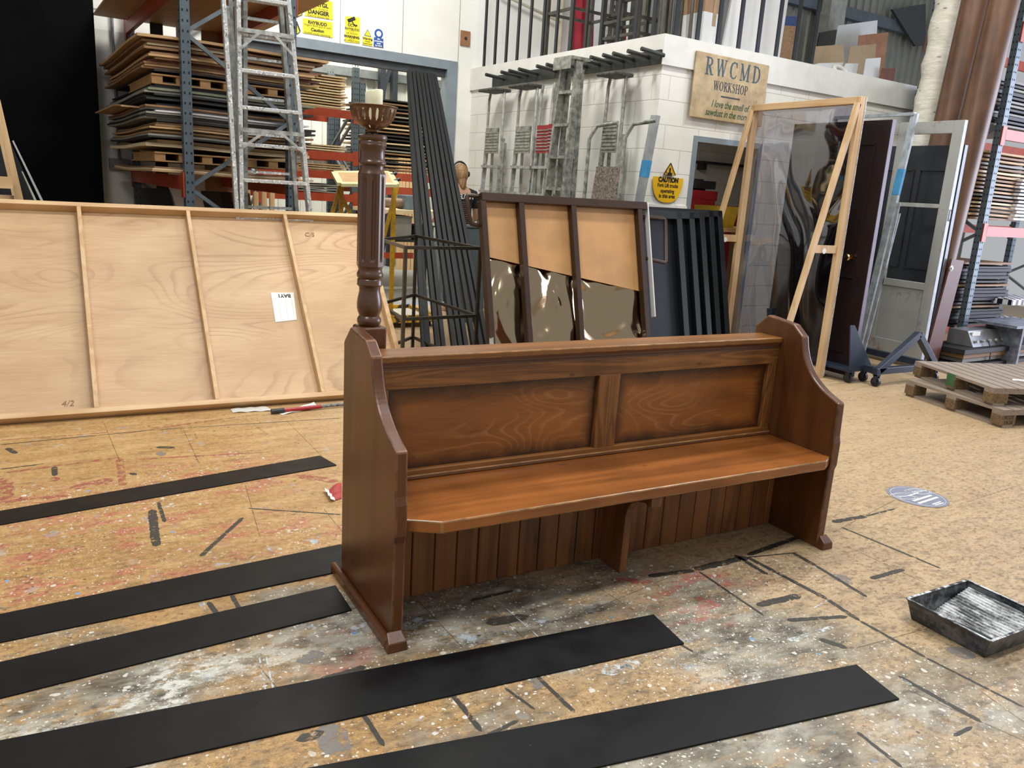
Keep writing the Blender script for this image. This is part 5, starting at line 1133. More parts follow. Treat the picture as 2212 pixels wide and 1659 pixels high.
# tool bench in the store
q0, q1 = byp(800, 455, 10.5), byp(906, 455, 10.5); tb = bthing('store_bench', 'wooden-topped steel bench in the store behind the black battens', 'bench', (q0.x+q1.x)/2, 10.8)
build('bench_top', MB().bbox((q0.x, 10.45, q1.z-.05), (q1.x+.5, 11.15, q1.z)), SHEET['pale'], tb)
for x in (q0.x+.05, q1.x+.4):
    for y in (10.5, 11.1): build('leg', MB().bbox((x-.03, y-.03, 0), (x+.03, y+.03, q1.z-.05)), M_darksteel, tb)
build('shelf', MB().bbox((q0.x, 10.45, .75), (q1.x+.45, 11.15, .78)), M_darksteel, tb); build('cross_beam', MB().bbox((q0.x, 10.44, .52), (q1.x-.1, 10.48, .6)), M_beam, tb)
qm = byp(893, 450, 10.6); mc = bthing('bench_machine', 'small blue-grey machine at the right end of the store bench', 'machine', qm.x, 10.7, q1.z)
build('housing', MB().bbox((qm.x-.12, 10.6, q1.z), (qm.x+.14, 10.9, q1.z+.2)), plain('blue_grey_enamel', '62707a', .4, .1), mc, bevel=.01); build('motor', MB().cyl(B(qm.x-.5, 10.75, q1.z+.08), B(qm.x-.12, 10.75, q1.z+.08), .07, 16), plain('brown_roller', '6e5a44', .5), mc, smooth=50)
for i, (dx, w_, h_, m_) in enumerate(((.05, .3, .22, 'black'), (.4, .25, .3, 'grey'), (.7, .3, .18, 'dark'))):
    bb = bthing('storage_crate', ['black', 'grey', 'charcoal'][i]+' crate on the lower shelf of the store bench', 'crate', q0.x+dx+w_/2, 10.8, .78)
    build('body', MB().bbox((q0.x+dx, 10.55, .78), (q0.x+dx+w_, 11.0, .78+h_)), SHEET[m_], bb, bevel=.008); build('lid', MB().bbox((q0.x+dx-.01, 10.54, .78+h_), (q0.x+dx+w_+.01, 11.01, .80+h_)), SHEET[m_], bb)
# dark clutter low in the left bay
for i, (px, w_, h_) in enumerate(((668, .32, .35), (705, .3, .25), (738, .26, .4))):
    q = byp(px, 460, 11.6); q.x += .0; bb = bthing('equipment_case', ['wide black', 'low black', 'tall black'][i]+' case on the floor under the left store rack', 'case', q.x, 11.9)
    build('body', MB().bbox((q.x-w_/2, 11.52, 0), (q.x+w_/2, 12.0, .5+h_)), SHEET['black'], bb, bevel=.01); build('handle', MB().bbox((q.x-.08, 11.585, .3+h_), (q.x+.08, 11.6, .34+h_)), M_hook, bb)
gb_ = byp(1022, 500, 8.3); gy = bthing('grey_bin', 'grey plastic bin on the floor beside the person', 'bin', gb_.x, 8.35)
build('body', MB().bbox((gb_.x-.2, 8.2, 0), (gb_.x+.14, 8.5, byp(1022, 492, 8.3).z)), plain('slate_grey_plastic', '5b666b', .5), gy, bevel=.02); build('lid', MB().bbox((gb_.x-.21, 8.19, byp(1022, 492, 8.3).z), (gb_.x+.15, 8.51, byp(1022, 492, 8.3).z+.03)), plain('slate_grey_plastic', '5b666b', .5), gy, bevel=.01)

# --- yellow panel stand
M_yst = plain('chipped_yellow_paint', 'cf9f1d', .4, .1, .15, 30)
q = bl(gz(868, 690, .10)); YT = q.y
yt_ = thing('panel_stand', 'yellow steel trolley stand holding a tilted board, behind the candle post', 'trolley', B(q.x-.3, YT, 0))
def T_(px, py, dy=0.0): p = byp(px, py, YT+dy); return B(p.x, YT+dy, p.z)
pz = lambda px, py: byp(px, py, YT).z
def tube2(name, a, b_, r_=.02, m=M_yst, par=yt_): return build(name, MB().bar(a, b_, r_*2, r_*2), m, par)
foot = .12
pr_ = T_(851, 405); tube2('post', Vector((*B(bl(pr_).x, YT).xy, foot)), pr_)
pl_ = T_(737, 398); tube2('post', Vector((*B(bl(pl_).x, YT).xy, foot)), pl_)
for a, b_ in (((858, 402), (823, 535)), ((735, 400), (712, 480)), ((737, 424), (764, 476))):
    tp, bt = T_(*a), T_(*b_); d = (bt-tp); k = (tp.z-foot)/(tp.z-bt.z); tube2('brace', tp, tp+d*min(k, 2.2), .017)
tube2('post', T_(851, 405), T_(843, 378), .02)
bp_ = [T_(722, 374, .0), T_(841, 374, .0), T_(856, 400, -.35), T_(735, 398, -.35)]
nb = (bp_[1]-bp_[0]).cross(bp_[3]-bp_[0]).normalized()
bd = tag(build('tilted_board', MB().prism(bp_, nb*-.012), SHEET['tan']), 'tilted tan board with pale rim held on the yellow stand', 'board')
rm_ = MB()
for i in range(4): rm_.bar(bp_[i], bp_[(i+1) % 4], .03, .06, nb)
build('rim', rm_, plain('cream_rim', 'd8cf9c', .5), bd)
for f_ in (.2, .7): build('clamp', MB().cyl(bp_[1].lerp(bp_[2], f_), bp_[1].lerp(bp_[2], f_)+BX*.06-nb*.03, .018, 10), M_blackpl, bd)
x0_, x1_ = bl(pl_).x-.1, byp(925, 650, YT).x+.15
bs_ = MB(); bs_.bbox((x0_, YT, .06), (x1_, YT+.04, .14)); bs_.bbox((x0_, YT+.75, .06), (x1_, YT+.79, .14)); bs_.bbox((x0_, YT, .06), (x0_+.04, YT+.79, .14)); bs_.bbox((x1_-.04, YT, .06), (x1_, YT+.79, .14))
t = NT('yellow_black_hazard_edge'); o_ = t.xyz(t.P); M_haz = t.done(t.mix(t.mr(t.noise(t.P, 14, 3), .5, .56), 'd1a223', '33302a'), .5)
bo_ = build('platform_rim', bs_, M_haz, yt_); build('platform', MB().bbox((x0_+.04, YT+.04, .08), (x1_-.04, YT+.75, .1)), plain('scuffed_pale_deck', 'b9b3a2', .6), yt_)
for x in (x0_+.1, x1_-.1):
    for y in (YT+.08, YT+.7): build('castor', MB().cyl(B(x-.02, y, .032), B(x+.02, y, .032), .03, 14), M_blackpl, yt_)

# --- person working with back to the camera
def skin(name, V, E, Rr, mat, parent, sub=2, root=0):
    me = bpy.data.meshes.new(name); org = Vector(parent['_org']); me.from_pydata([tuple(Vector(v)-org) for v in V], E, []); me.materials.append(mat)
    o = bpy.data.objects.new(name, me); COL.objects.link(o)
    m = o.modifiers.new('skin', 'SKIN'); m.use_smooth_shade = True
    for i, r_ in enumerate(Rr): me.skin_vertices[0].data[i].radius = (r_, r_) if not isinstance(r_, tuple) else r_
    me.skin_vertices[0].data[root].use_root = True
    s_ = o.modifiers.new('sub', 'SUBSURF'); s_.levels = sub; s_.render_levels = sub
    dg = bpy.context.evaluated_depsgraph_get(); me2 = bpy.data.meshes.new_from_object(o.evaluated_get(dg)); bpy.data.objects.remove(o); me2.name = name
    me2.polygons.foreach_set('use_smooth', [True]*len(me2.polygons))
    o = bpy.data.objects.new(name, me2); COL.objects.link(o); o.parent = parent; o['_org'] = tuple(org); return o
YP = 9.0; hp = byp(995, 372, YP); pc = hp.x+.0; ztop = byp(993, 352, YP).z; S_ = ztop/1.74
ps = thing('person', 'person with blonde tied hair and black printed t-shirt, back to camera', 'person', B(pc, YP, 0))
def pp(x, y, z): return B(pc+x*S_, YP+y*S_, z*S_)
M_skin = plain('skin', 'c79c80', .5, var=.03); M_tee = plain('black_tshirt', '232327', .8, var=.1); M_trs = plain('dark_work_trousers', '1e1f24', .85); M_hair = wood('blonde_hair', 'b48f60', '5f4228', 'z', .5, 2.5, 30, contrast=2.0); M_boot = plain('dark_boots', '201c1a', .6)
V = [(0, 0, .95), (0, 0, 1.12), (0, .0, 1.30), (0, 0, 1.42), (0, .01, 1.50), (0, .03, 1.56), (0, .04, 1.64), (0, .035, 1.70)]; Rr = [(.15, .11), (.135, .1), (.15, .105), (.11, .08), (.052, .052), (.06, .065), (.075, .09), (.05, .06)]; E = [(i, i+1) for i in range(7)]
for s in (-1, 1):
    n = len(V); V += [(s*.17, 0, 1.39), (s*.235, .0, 1.22), (s*.26, .06, 1.10), (s*.2, .26, 1.06), (s*.17, .36, 1.07)]; Rr += [.055, .046, .038, .028, .022]; E += [(3, n), (n, n+1), (n+1, n+2), (n+2, n+3), (n+3, n+4)]
    for j, (fx, fz, fy) in enumerate(((-.03, .0, .07), (-.012, .004, .085), (.006, .003, .08), (.022, -.002, .065))):
        k = len(V); V += [(s*.17+fx, .40, 1.065+fz), (s*.17+fx, .36+fy, 1.045+fz)]; Rr += [.009, .007]; E += [(n+4, k), (k, k+1)]
    k = len(V); V += [(s*.17-s*.035, .37, 1.05), (s*.17-s*.05, .40, 1.035)]; Rr += [.011, .009]; E += [(n+4, k), (k, k+1)]
    n = len(V); V += [(s*.09, 0, .86), (s*.1, .01, .5), (s*.1, -.02, .12), (s*.1, -.01, .05), (s*.11, .12, .035)]; Rr += [.085, .058, .045, .042, .035]; E += [(0, n), (n, n+1), (n+1, n+2), (n+2, n+3), (n+3, n+4)]
skin('body', [pp(*v) for v in V], E, [tuple(a*S_ for a in r_) if isinstance(r_, tuple) else r_*S_ for r_ in Rr], M_skin, ps)
V = [(0, 0, .93), (0, 0, 1.12), (0, 0, 1.30), (0, 0, 1.42), (0, .01, 1.47)]; Rr = [(.175, .13), (.16, .12), (.175, .125), (.14, .1), (.062, .06)]; E = [(0, 1), (1, 2), (2, 3), (3, 4)]
for s in (-1, 1): n = len(V); V += [(s*.18, 0, 1.385), (s*.245, .0, 1.22)]; Rr += [.07, .066]; E += [(3, n), (n, n+1)]
skin('tshirt', [pp(*v) for v in V], E, [tuple(a*S_ for a in r_) if isinstance(r_, tuple) else r_*S_ for r_ in Rr], M_tee, ps)
V = [(0, 0, .98), (0, 0, .9)]; Rr = [(.16, .125), (.15, .12)]; E = [(0, 1)]
for s in (-1, 1): n = len(V); V += [(s*.095, 0, .82), (s*.1, .01, .5), (s*.1, -.02, .08)]; Rr += [.1, .075, .065]; E += [(1, n), (n, n+1), (n+1, n+2)]
skin('trousers', [pp(*v) for v in V], E, [tuple(a*S_ for a in r_) if isinstance(r_, tuple) else r_*S_ for r_ in Rr], M_trs, ps)
V = [(0, .02, 1.67), (0, -.01, 1.60), (0, -.05, 1.55), (0, -.075, 1.49), (.0, -.08, 1.44)]; Rr = [(.088, .1), (.09, .095), (.055, .05), (.05, .03), (.02, .015)]; hh = skin('hair', [pp(*v) for v in V], [(0, 1), (1, 2), (2, 3), (3, 4)], [tuple(a*S_ for a in r_) for r_ in Rr], M_hair, ps)
n_h = 22; hv = []
for i in range(13):
    ph = math.pi*i/12
    for k in range(n_h): th = 2*math.pi*k/n_h; hv.append(pp(.092*math.sin(ph)*math.cos(th)*(1+.05*math.sin(th*5)), .0+.098*math.sin(ph)*math.sin(th), 1.615+.125*math.cos(ph)))
build('hair_cap', MB().add(hv, [(i*n_h+k, (i+1)*n_h+k, (i+1)*n_h+(k+1) % n_h, i*n_h+(k+1) % n_h) for i in range(12) for k in range(n_h)]), M_hair, ps, smooth=80)
build('ear_defender_band', MB().tube([pp(.1*math.cos(a), .02, 1.64+.115*math.sin(a)) for a in np.linspace(-.1, math.pi+.1, 14)], .011, 8), M_blackpl, ps, smooth=60)
for s in (-1, 1): build('ear_cup', MB().cyl(pp(s*.085, .02, 1.62), pp(s*.12, .02, 1.62), .035, 14), M_blackpl, ps, smooth=50)
tw = pp(0, -.128, 1.36); text('shirt_lettering', 'BELOW', M_wsign, tw, BX, Z1, .075*S_, ps, bold=.002)
tl_m = MB()
for k in range(13):
    z = 1.30-k*.023; w_ = .05+.02*((k*7) % 3); c_ = pp(-.0, -.131+.006*(z < 1.2), z); tl_m.bar(c_-BX*w_, c_+BX*w_, .001, .006, BY)
build('shirt_print_lines', tl_m, plain('faded_red_print', '9a6a66', .7), ps)

# ================================================================== BLACK BATTENS, STEEL STAND, GLAZED PANEL, BLACK FLATS
bts = []
tops = [(885, 157), (893, 158), (901, 159), (909, 161), (917, 162), (925, 163), (932, 165), (939, 166)]
M_batt = plain('black_stained_batten', '0e1113', .6, .0, .1, 8, spec=.3)
bots = [(948, 792), (961, 792), (985, 794), (999, 794), (1012, 796), (1030, 797), (1046, 798), (1060, 798)]
for i, (a, b_) in enumerate(zip(tops, bots)):
    lo = gz(*b_); hi = B(*byp(*a, 9.25)); 
    d = (hi-lo).normalized(); side = Vector((1, -.35, 0))
    bts.append(tag(build('black_batten', MB().bar(lo+Vector((0, 0, .02)), hi, .038, .09, side), M_batt, bevel=.002, seg=1), 'black batten in the fan of long timbers leaning toward the opening', 'batten', 'long black battens leaning together'))
for i, (a, b_) in enumerate((((883, 160), (930, 792)), ((884, 175), (938, 793)))):
    lo = gz(*b_)+Vector((.05, .25, 0)); hi = B(*byp(*a, 9.35)); bts.append(tag(build('black_batten', MB().bar(lo+Vector((0, 0, .02)), hi, .05, .10, Vector((1, -.35, 0))), M_batt, bevel=.002, seg=1), 'black batten at the left rear of the leaning fan of timbers', 'batten', 'black battens at the rear of the fan'))

ZS = 1.1; M_std = plain('bare_steel_stand', '4a443b', .4, .5, .2, 20)
A_, B_, C_ = gz(876, 531, ZS), gz(1038, 533, ZS), gz(899, 507, ZS); D_ = B_+(C_-A_)
C_ = gz(899, 507, ZS); ex = (B_-A_); ey = (C_-A_)
# photo shows a skewed rectangle: near edge A-B, left edge A-E, back edge E-C, right edge C-B
E_ = gz(822, 514, ZS)
ps4 = [A_, B_, C_, E_]; std = thing('steel_stand', 'bare steel square-tube stand with open shelves in front of the black battens', 'stand', (A_+B_+C_+E_)/4-Vector((0, 0, ZS)))
for p in ps4: build('leg', MB().box((p.x-.0125, p.y-.0125, 0), (p.x+.0125, p.y+.0125, ZS)), M_std, std)
for z in (ZS-.0125, .55, .15):
    for i in range(4):
        if z == .15 and i == 0: continue
        a, b_ = ps4[i], ps4[(i+1) % 4]; build('rail', MB().bar((a.x, a.y, z), (b_.x, b_.y, z), .024, .024), M_std, std)

# glazed / papered frame panel on its side
YG = 5.0
M_brf = plain('dark_brown_painted_frame', '382312', .38, .1, .12, 10)
def GP(px, py, off=0.0):     # point on the leaning plane of the panel
    n = Vector((0, -1.5, .40)).normalized(); return hit(px, py, Vector((0, YG+off, 0)), n)
NG = Vector((0, -1.5, .40)).normalized(); UG = Vector((0, .40, 1.5)).normalized()
tlp, trp = GP(1032, 416), GP(1402, 443); ztop_ = (tlp.z+trp.z)/2; hG = ztop_/UG.z
xg0 = GP(1046, 500).x; xg1 = GP(1392, 600).x
gp_ = thing('glazed_panel', 'dark brown framed panel of tan sheets and bronze mirror plastic, leaning back', 'framed panel', ((xg0+xg1)/2, YG, 0))
def gq(x, s, n=0.0): return Vector((x, YG, .0))+UG*s+NG*n
def gbar(name, x0, s0, x1, s1, w_, d_=.06, m=M_brf, n=.03): 
    p, q = gq(x0, s0, n), gq(x1, s1, n); side = UG if abs(x1-x0) > abs(s1-s0) else X1
    return build(name, MB().bar(p, q, w_, d_, side), m, gp_, bevel=.003, seg=1)
gbar('top_rail', xg0-.03, hG-.03, xg1+.03, hG-.03, .06); gbar('bottom_rail', xg0-.03, .04, xg1+.03, .04, .06)
def gx(px, py): return GP(px, py, -.03).x
for (px, py) in ((1046, 520), (1128, 520), (1240, 520), (1385, 560)):
    x = gx(px, py); gbar('upright', x, .07, x, hG-.06, .045, .06)
slp0, slp1 = GP(1058, 554), GP(1366, 632)
build('tan_sheet', MB().prism([gq(xg0, hG-.05, -.004), gq(xg1, hG-.05, -.004), gq(xg1, (slp1.z)/UG.z, -.004), gq(xg0, (slp0.z)/UG.z, -.004)], NG*.003), plain('tan_backing_sheet', 'b78a58', .5, var=.08, sc=5), gp_)
t = NT('bronze_mirror_plastic'); nn_ = t.noise(t.P, 2.2, 1, .4, 1.2); M_mir = t.done('b09a7c', .1, 1.0, t.bump(nn_, 1.0, .12))
def mfn(u, v):
    p = gq(xg0+(xg1-xg0)*u, .05+(hG-.1)*v, -.02); return p
build('mirror_plastic', MB().slabgrid(mfn, 30, 20, NG*.002), M_mir, gp_)
wh = gbar('white_edge_strip', xg1+.045, .62, xg1+.045, hG, .012, .05, M_whboard)
for side_, pts in ((1, [(1374, 466), (1437, 472), (1438, 568), (1378, 554)]), (-1, [(1042, 425), (1008, 421), (1016, 483), (1048, 491)])):
    P_ = [GP(*p, 0) for p in pts]; build('pull_handle', MB().tube([P_[0], P_[0].lerp(P_[1], .96), P_[1]+(P_[2]-P_[1])*.04, P_[1].lerp(P_[2], .96), P_[2]+(P_[3]-P_[2])*.05, P_[3]], .016, 10), M_brf, gp_, smooth=60)
cable = MB()
build('stand_foot', MB().bar((xg0-.3, YG-.55, 0.02), gq(xg0, .55), .03, .03), plain('zinc_strut', '8a8a80', .4, .5), gp_)
# black flats stacked behind it, each further to the right
M_bf = plain('satin_black_flat', '15181c', .38, .1, .08, 5)
for i, (pxr, pyr, yy) in enumerate(((1463, 462, 5.2), (1490, 462, 5.32), (1512, 461, 5.44), (1532, 459, 5.56), (1551, 458, 5.68))):
    n = NG; tpR = hit(pxr, pyr, (0, yy, 0), n); s_ = tpR.z/UG.z; x1_ = tpR.x; x0_ = xg0+.25+.05*i
    def q_(x, s, k=0.0): return Vector((x, yy, 0))+UG*s+NG*k
    fl_ = thing('black_flat', ['frontmost black flat directly behind the brown framed panel', 'second black flat behind the brown framed panel', 'third black flat, middle of the leaning stack', 'fourth black flat of the leaning stack', 'rearmost black flat, farthest right of the leaning stack'][i], 'flat', ((x0_+x1_)/2, yy, 0))
    build('face', MB().prism([q_(x0_, 0), q_(x1_, 0), q_(x1_, s_), q_(x0_, s_)], NG*-.012), M_bf, fl_)
    for nm_, a, b_, w_ in (('side_rail', q_(x1_-.03, .0, .03), q_(x1_-.03, s_, .03), .06), ('side_rail', q_(x0_+.03, 0, .03), q_(x0_+.03, s_, .03), .06), ('top_rail', q_(x0_, s_-.03, .03), q_(x1_, s_-.03, .03), .06), ('bottom_rail', q_(x0_, .03, .03), q_(x1_, .03, .03), .06)):
        build(nm_, MB().bar(a, b_, w_, .06, X1 if nm_ == 'side_rail' else UG), M_bf, fl_, bevel=.002, seg=1)

# ================================================================== CLEAR PLASTIC FRAME, DOORS, COLUMNS AT THE RIGHT
XF = 6.253; yF0, yF1 = 5.0, xp(1600, 700, XF).y; zF = 2.53
yF1 = xp(1628, 232, XF).y
cf = thing('clear_screen_frame', 'tall new pine frame covered in wavy clear plastic, with back braces', 'screen frame', (XF, (yF0+yF1)/2, 0))
def fb_(name, a, b_, w_, d_, side, mat=M_pinez): return build(name, MB().bar(a, b_, w_, d_, side), mat, cf, bevel=.002, seg=1)
for y in (yF0+.022, yF1-.022): fb_('stile', (XF, y, 0), (XF, y, zF), .045, .07, Y1)
M_piney = wood('bare_pine_rail_y', 'dbbd92', 'b38a5a', 'y', .55, 1.0, 14)
for z in (zF-.03, .06): fb_('rail', (XF, yF0+.045, z), (XF, yF1-.045, z), .06, .07, Z1, M_piney)
rl_ = yp(1762, 538, yF0+.022); kz = rl_.z
for y in (yF0+.022, yF1-.022):
    sl2 = (XF-rl_.x)/(zF-.08-kz); xf = XF-sl2*(zF-.08)
    fb_('brace', (XF-.04, y, zF-.06), (xf-.04, y, 0), .045, .045, Y1); fb_('brace_rail', (rl_.x-.03, y, kz), (XF-.035, y, kz), .07, .022, Z1); fb_('brace_foot', (xf, y, .03), (XF-.035, y, .03), .06, .022, Z1)
    build('label_tag', MB().lathe((rl_.x+.1, y-.0125, kz-.015), [(.025, 0), (.025, .002)], 16, axis=-Y1), M_paper, cf)
t = NT('clear_film'); g_ = t.n('BsdfGlossy', {'Color': (1, 1, 1, 1), 'Roughness': .05}); tr__ = t.n('BsdfTransparent', {'Color': lin('dadae0')}); 
nz_ = t.noise(t.scale(t.P, (1, 1, .6)), 1.6, 1, .4, .8); bp = t.bump(nz_, 1.0, .13); t.t.links.new(bp, g_.node.inputs['Normal'])
lw = t.n('LayerWeight', {'Blend': .35}, out=1); t.t.links.new(bp, lw.node.inputs['Normal']); ms = t.t.nodes.new('ShaderNodeMixShader'); t.t.links.new(t.mr(lw, 0, 1, .08, .45), ms.inputs[0]); t.t.links.new(tr__, ms.inputs[1]); t.t.links.new(g_, ms.inputs[2])
t.t.links.new(ms.outputs[0], t.t.nodes['Material Output'].inputs['Surface']); M_film = t.m
build('clear_film', MB().bbox((0, 0, 0), (0, 0, 0)) and MB().box((XF+.036, yF0, .02), (XF+.037, yF1, zF)), M_film, cf)
build('tape_edge', MB().box((XF+.035, yF0-.004, .02), (XF+.042, yF0+.02, zF)), plain('crinkled_silver_tape', 'd5d8e0', .3, .2, .25, 30), cf)

XD = 6.50; yD0 = 4.86; yD1 = xp(1712, 300, XD).y; zD = xp(1925, 258, XD).z
M_door = wood('near_black_brown_door', '2a1e1c', '1d1514', 'z', .3, 1.0, 6, coat=.2)
M_dedge = plain('violet_light_on_edge', '75697a', .4, var=.1, sc=12)  # violet light on the door edge put into its colour
dr = thing('panel_door', 'near-black brown door with brass knob standing behind the clear frame', 'door', (XD, (yD0+yD1)/2, .03))
build('leaf', MB().box((XD, yD0+.001, .03), (XD+.045, yD1, zD)), M_door, dr, bevel=.003); build('edge_painted_lit', MB().box((XD-.001, yD0-.003, .03), (XD+.046, yD0+.001, zD)), M_dedge, dr)
W_ = yD1-yD0
for (v0, v1, z0_, z1_) in ((.12, .46, .25, .95), (.54, .88, .25, .95), (.12, .46, 1.15, 2.15), (.54, .88, 1.15, 2.15)):
    mm = MB(); 
    a, b_ = yD0+W_*v0, yD0+W_*v1
    for p, q in (((a, z0_), (b_, z0_)), ((b_, z0_), (b_, z1_)), ((b_, z1_), (a, z1_)), ((a, z1_), (a, z0_))): mm.bar((XD-.004, *p), (XD-.004, *q), .022, .012, X1)
    build('panel_moulding', mm, M_door, dr)
kn = xp(1834, 556, XD-.03); M_brass = plain('polished_brass', 'c8a060', .2, 1.0, .05)
kb = build('knob', MB().lathe((XD, kn.y, kn.z), [(.028, 0), (.028, .006), (.012, .01), (.012, .035), (.03, .045), (.034, .06), (.025, .072), (.0, .075)], 24, axis=-X1), M_brass, dr, smooth=40)

q0 = gz(1985, 800); XH, yH0 = q0.x, q0.y; zH = yp(2068, 256, yH0).z; yH1 = xp(1888, 606, XH).y
M_wdoor = NT('distressed_white_door'); t = M_wdoor; rs_ = t.mr(t.noise(t.P, 5, 5, .7), .56, .66); M_wdoor = t.done(t.mix(t.ma('MULTIPLY', rs_, .6), t.mix(t.noise(t.P, 3, 3), '8f918e', 'a9aaa5'), '7d5238'), .5)
hd = thing('half_glazed_door', 'distressed grey-white half-glazed door without glass, rust stained', 'door', (XH, (yH0+yH1)/2, .05))
ST = .11; zc = xp(1930, 607, XH).z; zb2 = xp(1960, 442, XH).z
for a, b_, c, d, nm in ((yH0, yH0+ST, .05, zH, 'stile'), (yH1-ST, yH1, .05, zH, 'stile'), (yH0+ST, yH1-ST, zH-.12, zH, 'top_rail'), (yH0+ST, yH1-ST, zc-.05, zc+.02, 'lock_rail'), (yH0+ST, yH1-ST, .05, .25, 'bottom_rail'), (yH0+ST, yH1-ST, zb2-.02, zb2+.02, 'glazing_bar')):
    build(nm, MB().box((XH, a, c), (XH+.045, b_, d)), M_wdoor, hd, bevel=.003)
build('lower_panel', MB().box((XH+.012, yH0+ST-.01, .24), (XH+.03, yH1-ST+.01, zc-.04)), M_wdoor, hd)
build('edge_toned_lit', MB().box((XH-.001, yH0-.003, .05), (XH+.046, yH0, zH)), plain('lilac_light_on_edge', 'b7bcc9', .4, var=.12, sc=14), hd)  # strip coloured lilac for the light falling on this edge
hh_ = yp(2030, 464, yH0-.02); build('pull_ring', MB().tube([Vector((XH+.022+.02*math.cos(a), yH0-.01, hh_.z+.055*math.sin(a))) for a in np.linspace(0, 2*math.pi, 17)[:-1]], .003, 6, closed=True), M_blackpl, hd)

fr_ = thing('white_window_frame', 'slim white-painted frame with blue tape leaning between the two doors', 'frame', gz(1846, 790))
p1 = gz(1846, 790); p2 = yp(1977, 246, p1.y); M_wf = plain('chipped_pale_frame', 'a7b0b6', .35, .1, .2, 14)
lf_ = (p2-p1); back = Vector((0, .95, 0))
build('stile', MB().bar(p1, p2, .03, .07, X1), M_wf, fr_); build('stile', MB().bar(p1+back, p2+back, .03, .05, X1), M_wf, fr_); build('top_rail', MB().bar(p2, p2+back, .03, .05, Z1), M_wf, fr_); build('bottom_rail', MB().bar(p1+lf_*.02, p1+back+lf_*.02, .03, .05, Z1), M_wf, fr_)
build('stay_bar', MB().bar(p1+lf_*.05+Vector((.03, -.05, 0)), p1+lf_*.62+Vector((.06, -.05, 0)), .012, .02, X1), M_wf, fr_); build('stay_bar', MB().bar(p1+lf_*.3+Vector((.05, -.05, 0)), p1+lf_*.66+Vector((.02, -.05, 0)), .012, .02, X1), M_wf, fr_)
fa, fb2 = .69, .79; build('blue_tape', MB().bar(p1+lf_*fa, p1+lf_*fb2, .034, .076, X1), plain('blue_tape2', '3f8fc0', .5), fr_)

XB = 8.05; a_ = xp(2085, 313, XB); yB0 = a_.y; zBt = a_.z; wBd = .95
M_bd = plain('blue_black_door', '2b3036', .45, .05, .1, 6); bd = thing('black_panel_door', 'blue-black four-panel door leaning behind the half-glazed door', 'door', (XB, yB0+wBd/2, 0))
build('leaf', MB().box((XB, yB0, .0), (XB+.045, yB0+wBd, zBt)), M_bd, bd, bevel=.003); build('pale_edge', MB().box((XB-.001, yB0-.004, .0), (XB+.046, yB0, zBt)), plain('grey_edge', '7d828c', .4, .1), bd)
for (v0, v1, z0_, z1_) in ((.12, .46, .25, .85), (.54, .88, .25, .85), (.12, .46, 1.0, zBt-.25), (.54, .88, 1.0, zBt-.25)):
    mm = MB(); a, b_ = yB0+wBd*v0, yB0+wBd*v1
    for p, q in (((a, z0_), (b_, z0_)), ((b_, z0_), (b_, z1_)), ((b_, z1_), (a, z1_)), ((a, z1_), (a, z0_))): mm.bar((XB-.004, *p), (XB-.004, *q), .022, .012, X1)
    build('panel_moulding', mm, M_bd, bd)

# trolleys carrying the doors
M_tr = plain('navy_blue_trolley_steel', '2c3646', .4, .2, .1, 10)
def castor(par, x, y):
    build('castor', MB().cyl((x-.014, y, .045), (x+.014, y, .045), .045, 18), M_blackpl, par, smooth=40); build('castor_fork', MB().box((x-.022, y-.02, .04), (x-.016, y+.02, .11)).box((x+.016, y-.02, .04), (x+.022, y+.02, .11)).box((x-.022, y-.025, .1), (x+.022, y+.025, .115)), M_tr, par)
YQ = 4.74
def q3(px, py, y=YQ): return yp(px, py, y)
tA = thing('door_trolley', 'navy blue trolley with triangular end plate under the near-black door', 'trolley', (6.5, 5.2, 0))
a, b_, c = q3(1775, 806), q3(1885, 803), q3(1842, 703); zb3 = .13; a.x = XF+.06
build('gusset_plate', MB().prism([(a.x, YQ, zb3), (b_.x, YQ, zb3), (c.x+.03, YQ, c.z), (c.x-.03, YQ, c.z)], (0, .012, 0)), M_tr, tA, bevel=.002)
build('base', MB().box((a.x, YQ+.012, zb3-.02), (b_.x, YQ+1.0, zb3-.0)), M_tr, tA); build('gusset_plate', MB().prism([(a.x, YQ+.99, zb3), (b_.x, YQ+.99, zb3), (c.x+.03, YQ+.99, c.z), (c.x-.03, YQ+.99, c.z)], (0, .012, 0)), M_tr, tA)
for x in (a.x+.06, b_.x-.06):
    for y in (YQ+.05, YQ+.95): castor(tA, x, y)
YQ2 = 4.62; tB = thing('frame_trolley', 'navy blue tube trolley with A-shaped end before the half-glazed door', 'trolley', (7.3, 5.1, 0))
a, b_, c = yp(1895, 806, YQ2), yp(2018, 775, YQ2), yp(1984, 722, YQ2); zq = .14; b_.z = zq; a.z = zq
b_.x = max(b_.x, c.x+.35)
for yy in (YQ2, YQ2+1.0):
    s = Vector((0, yy-YQ2, 0)); build('a_frame_leg', MB().bar(a+s, c+s, .06, .06, Y1), M_tr, tB, bevel=.004); build('a_frame_leg', MB().bar(b_+s, c+s, .06, .06, Y1), M_tr, tB, bevel=.004); build('base_tube', MB().bar(a+s-X1*.05, b_+s, .06, .06, Y1), M_tr, tB, bevel=.004)
for p in (a, b_): build('base_tube', MB().bar(p, p+Vector((0, 1.0, 0)), .06, .06, X1), M_tr, tB)
for x in (a.x-.03, b_.x-.02):
    for y in (YQ2-.02, YQ2+.98): castor(tB, x, y)

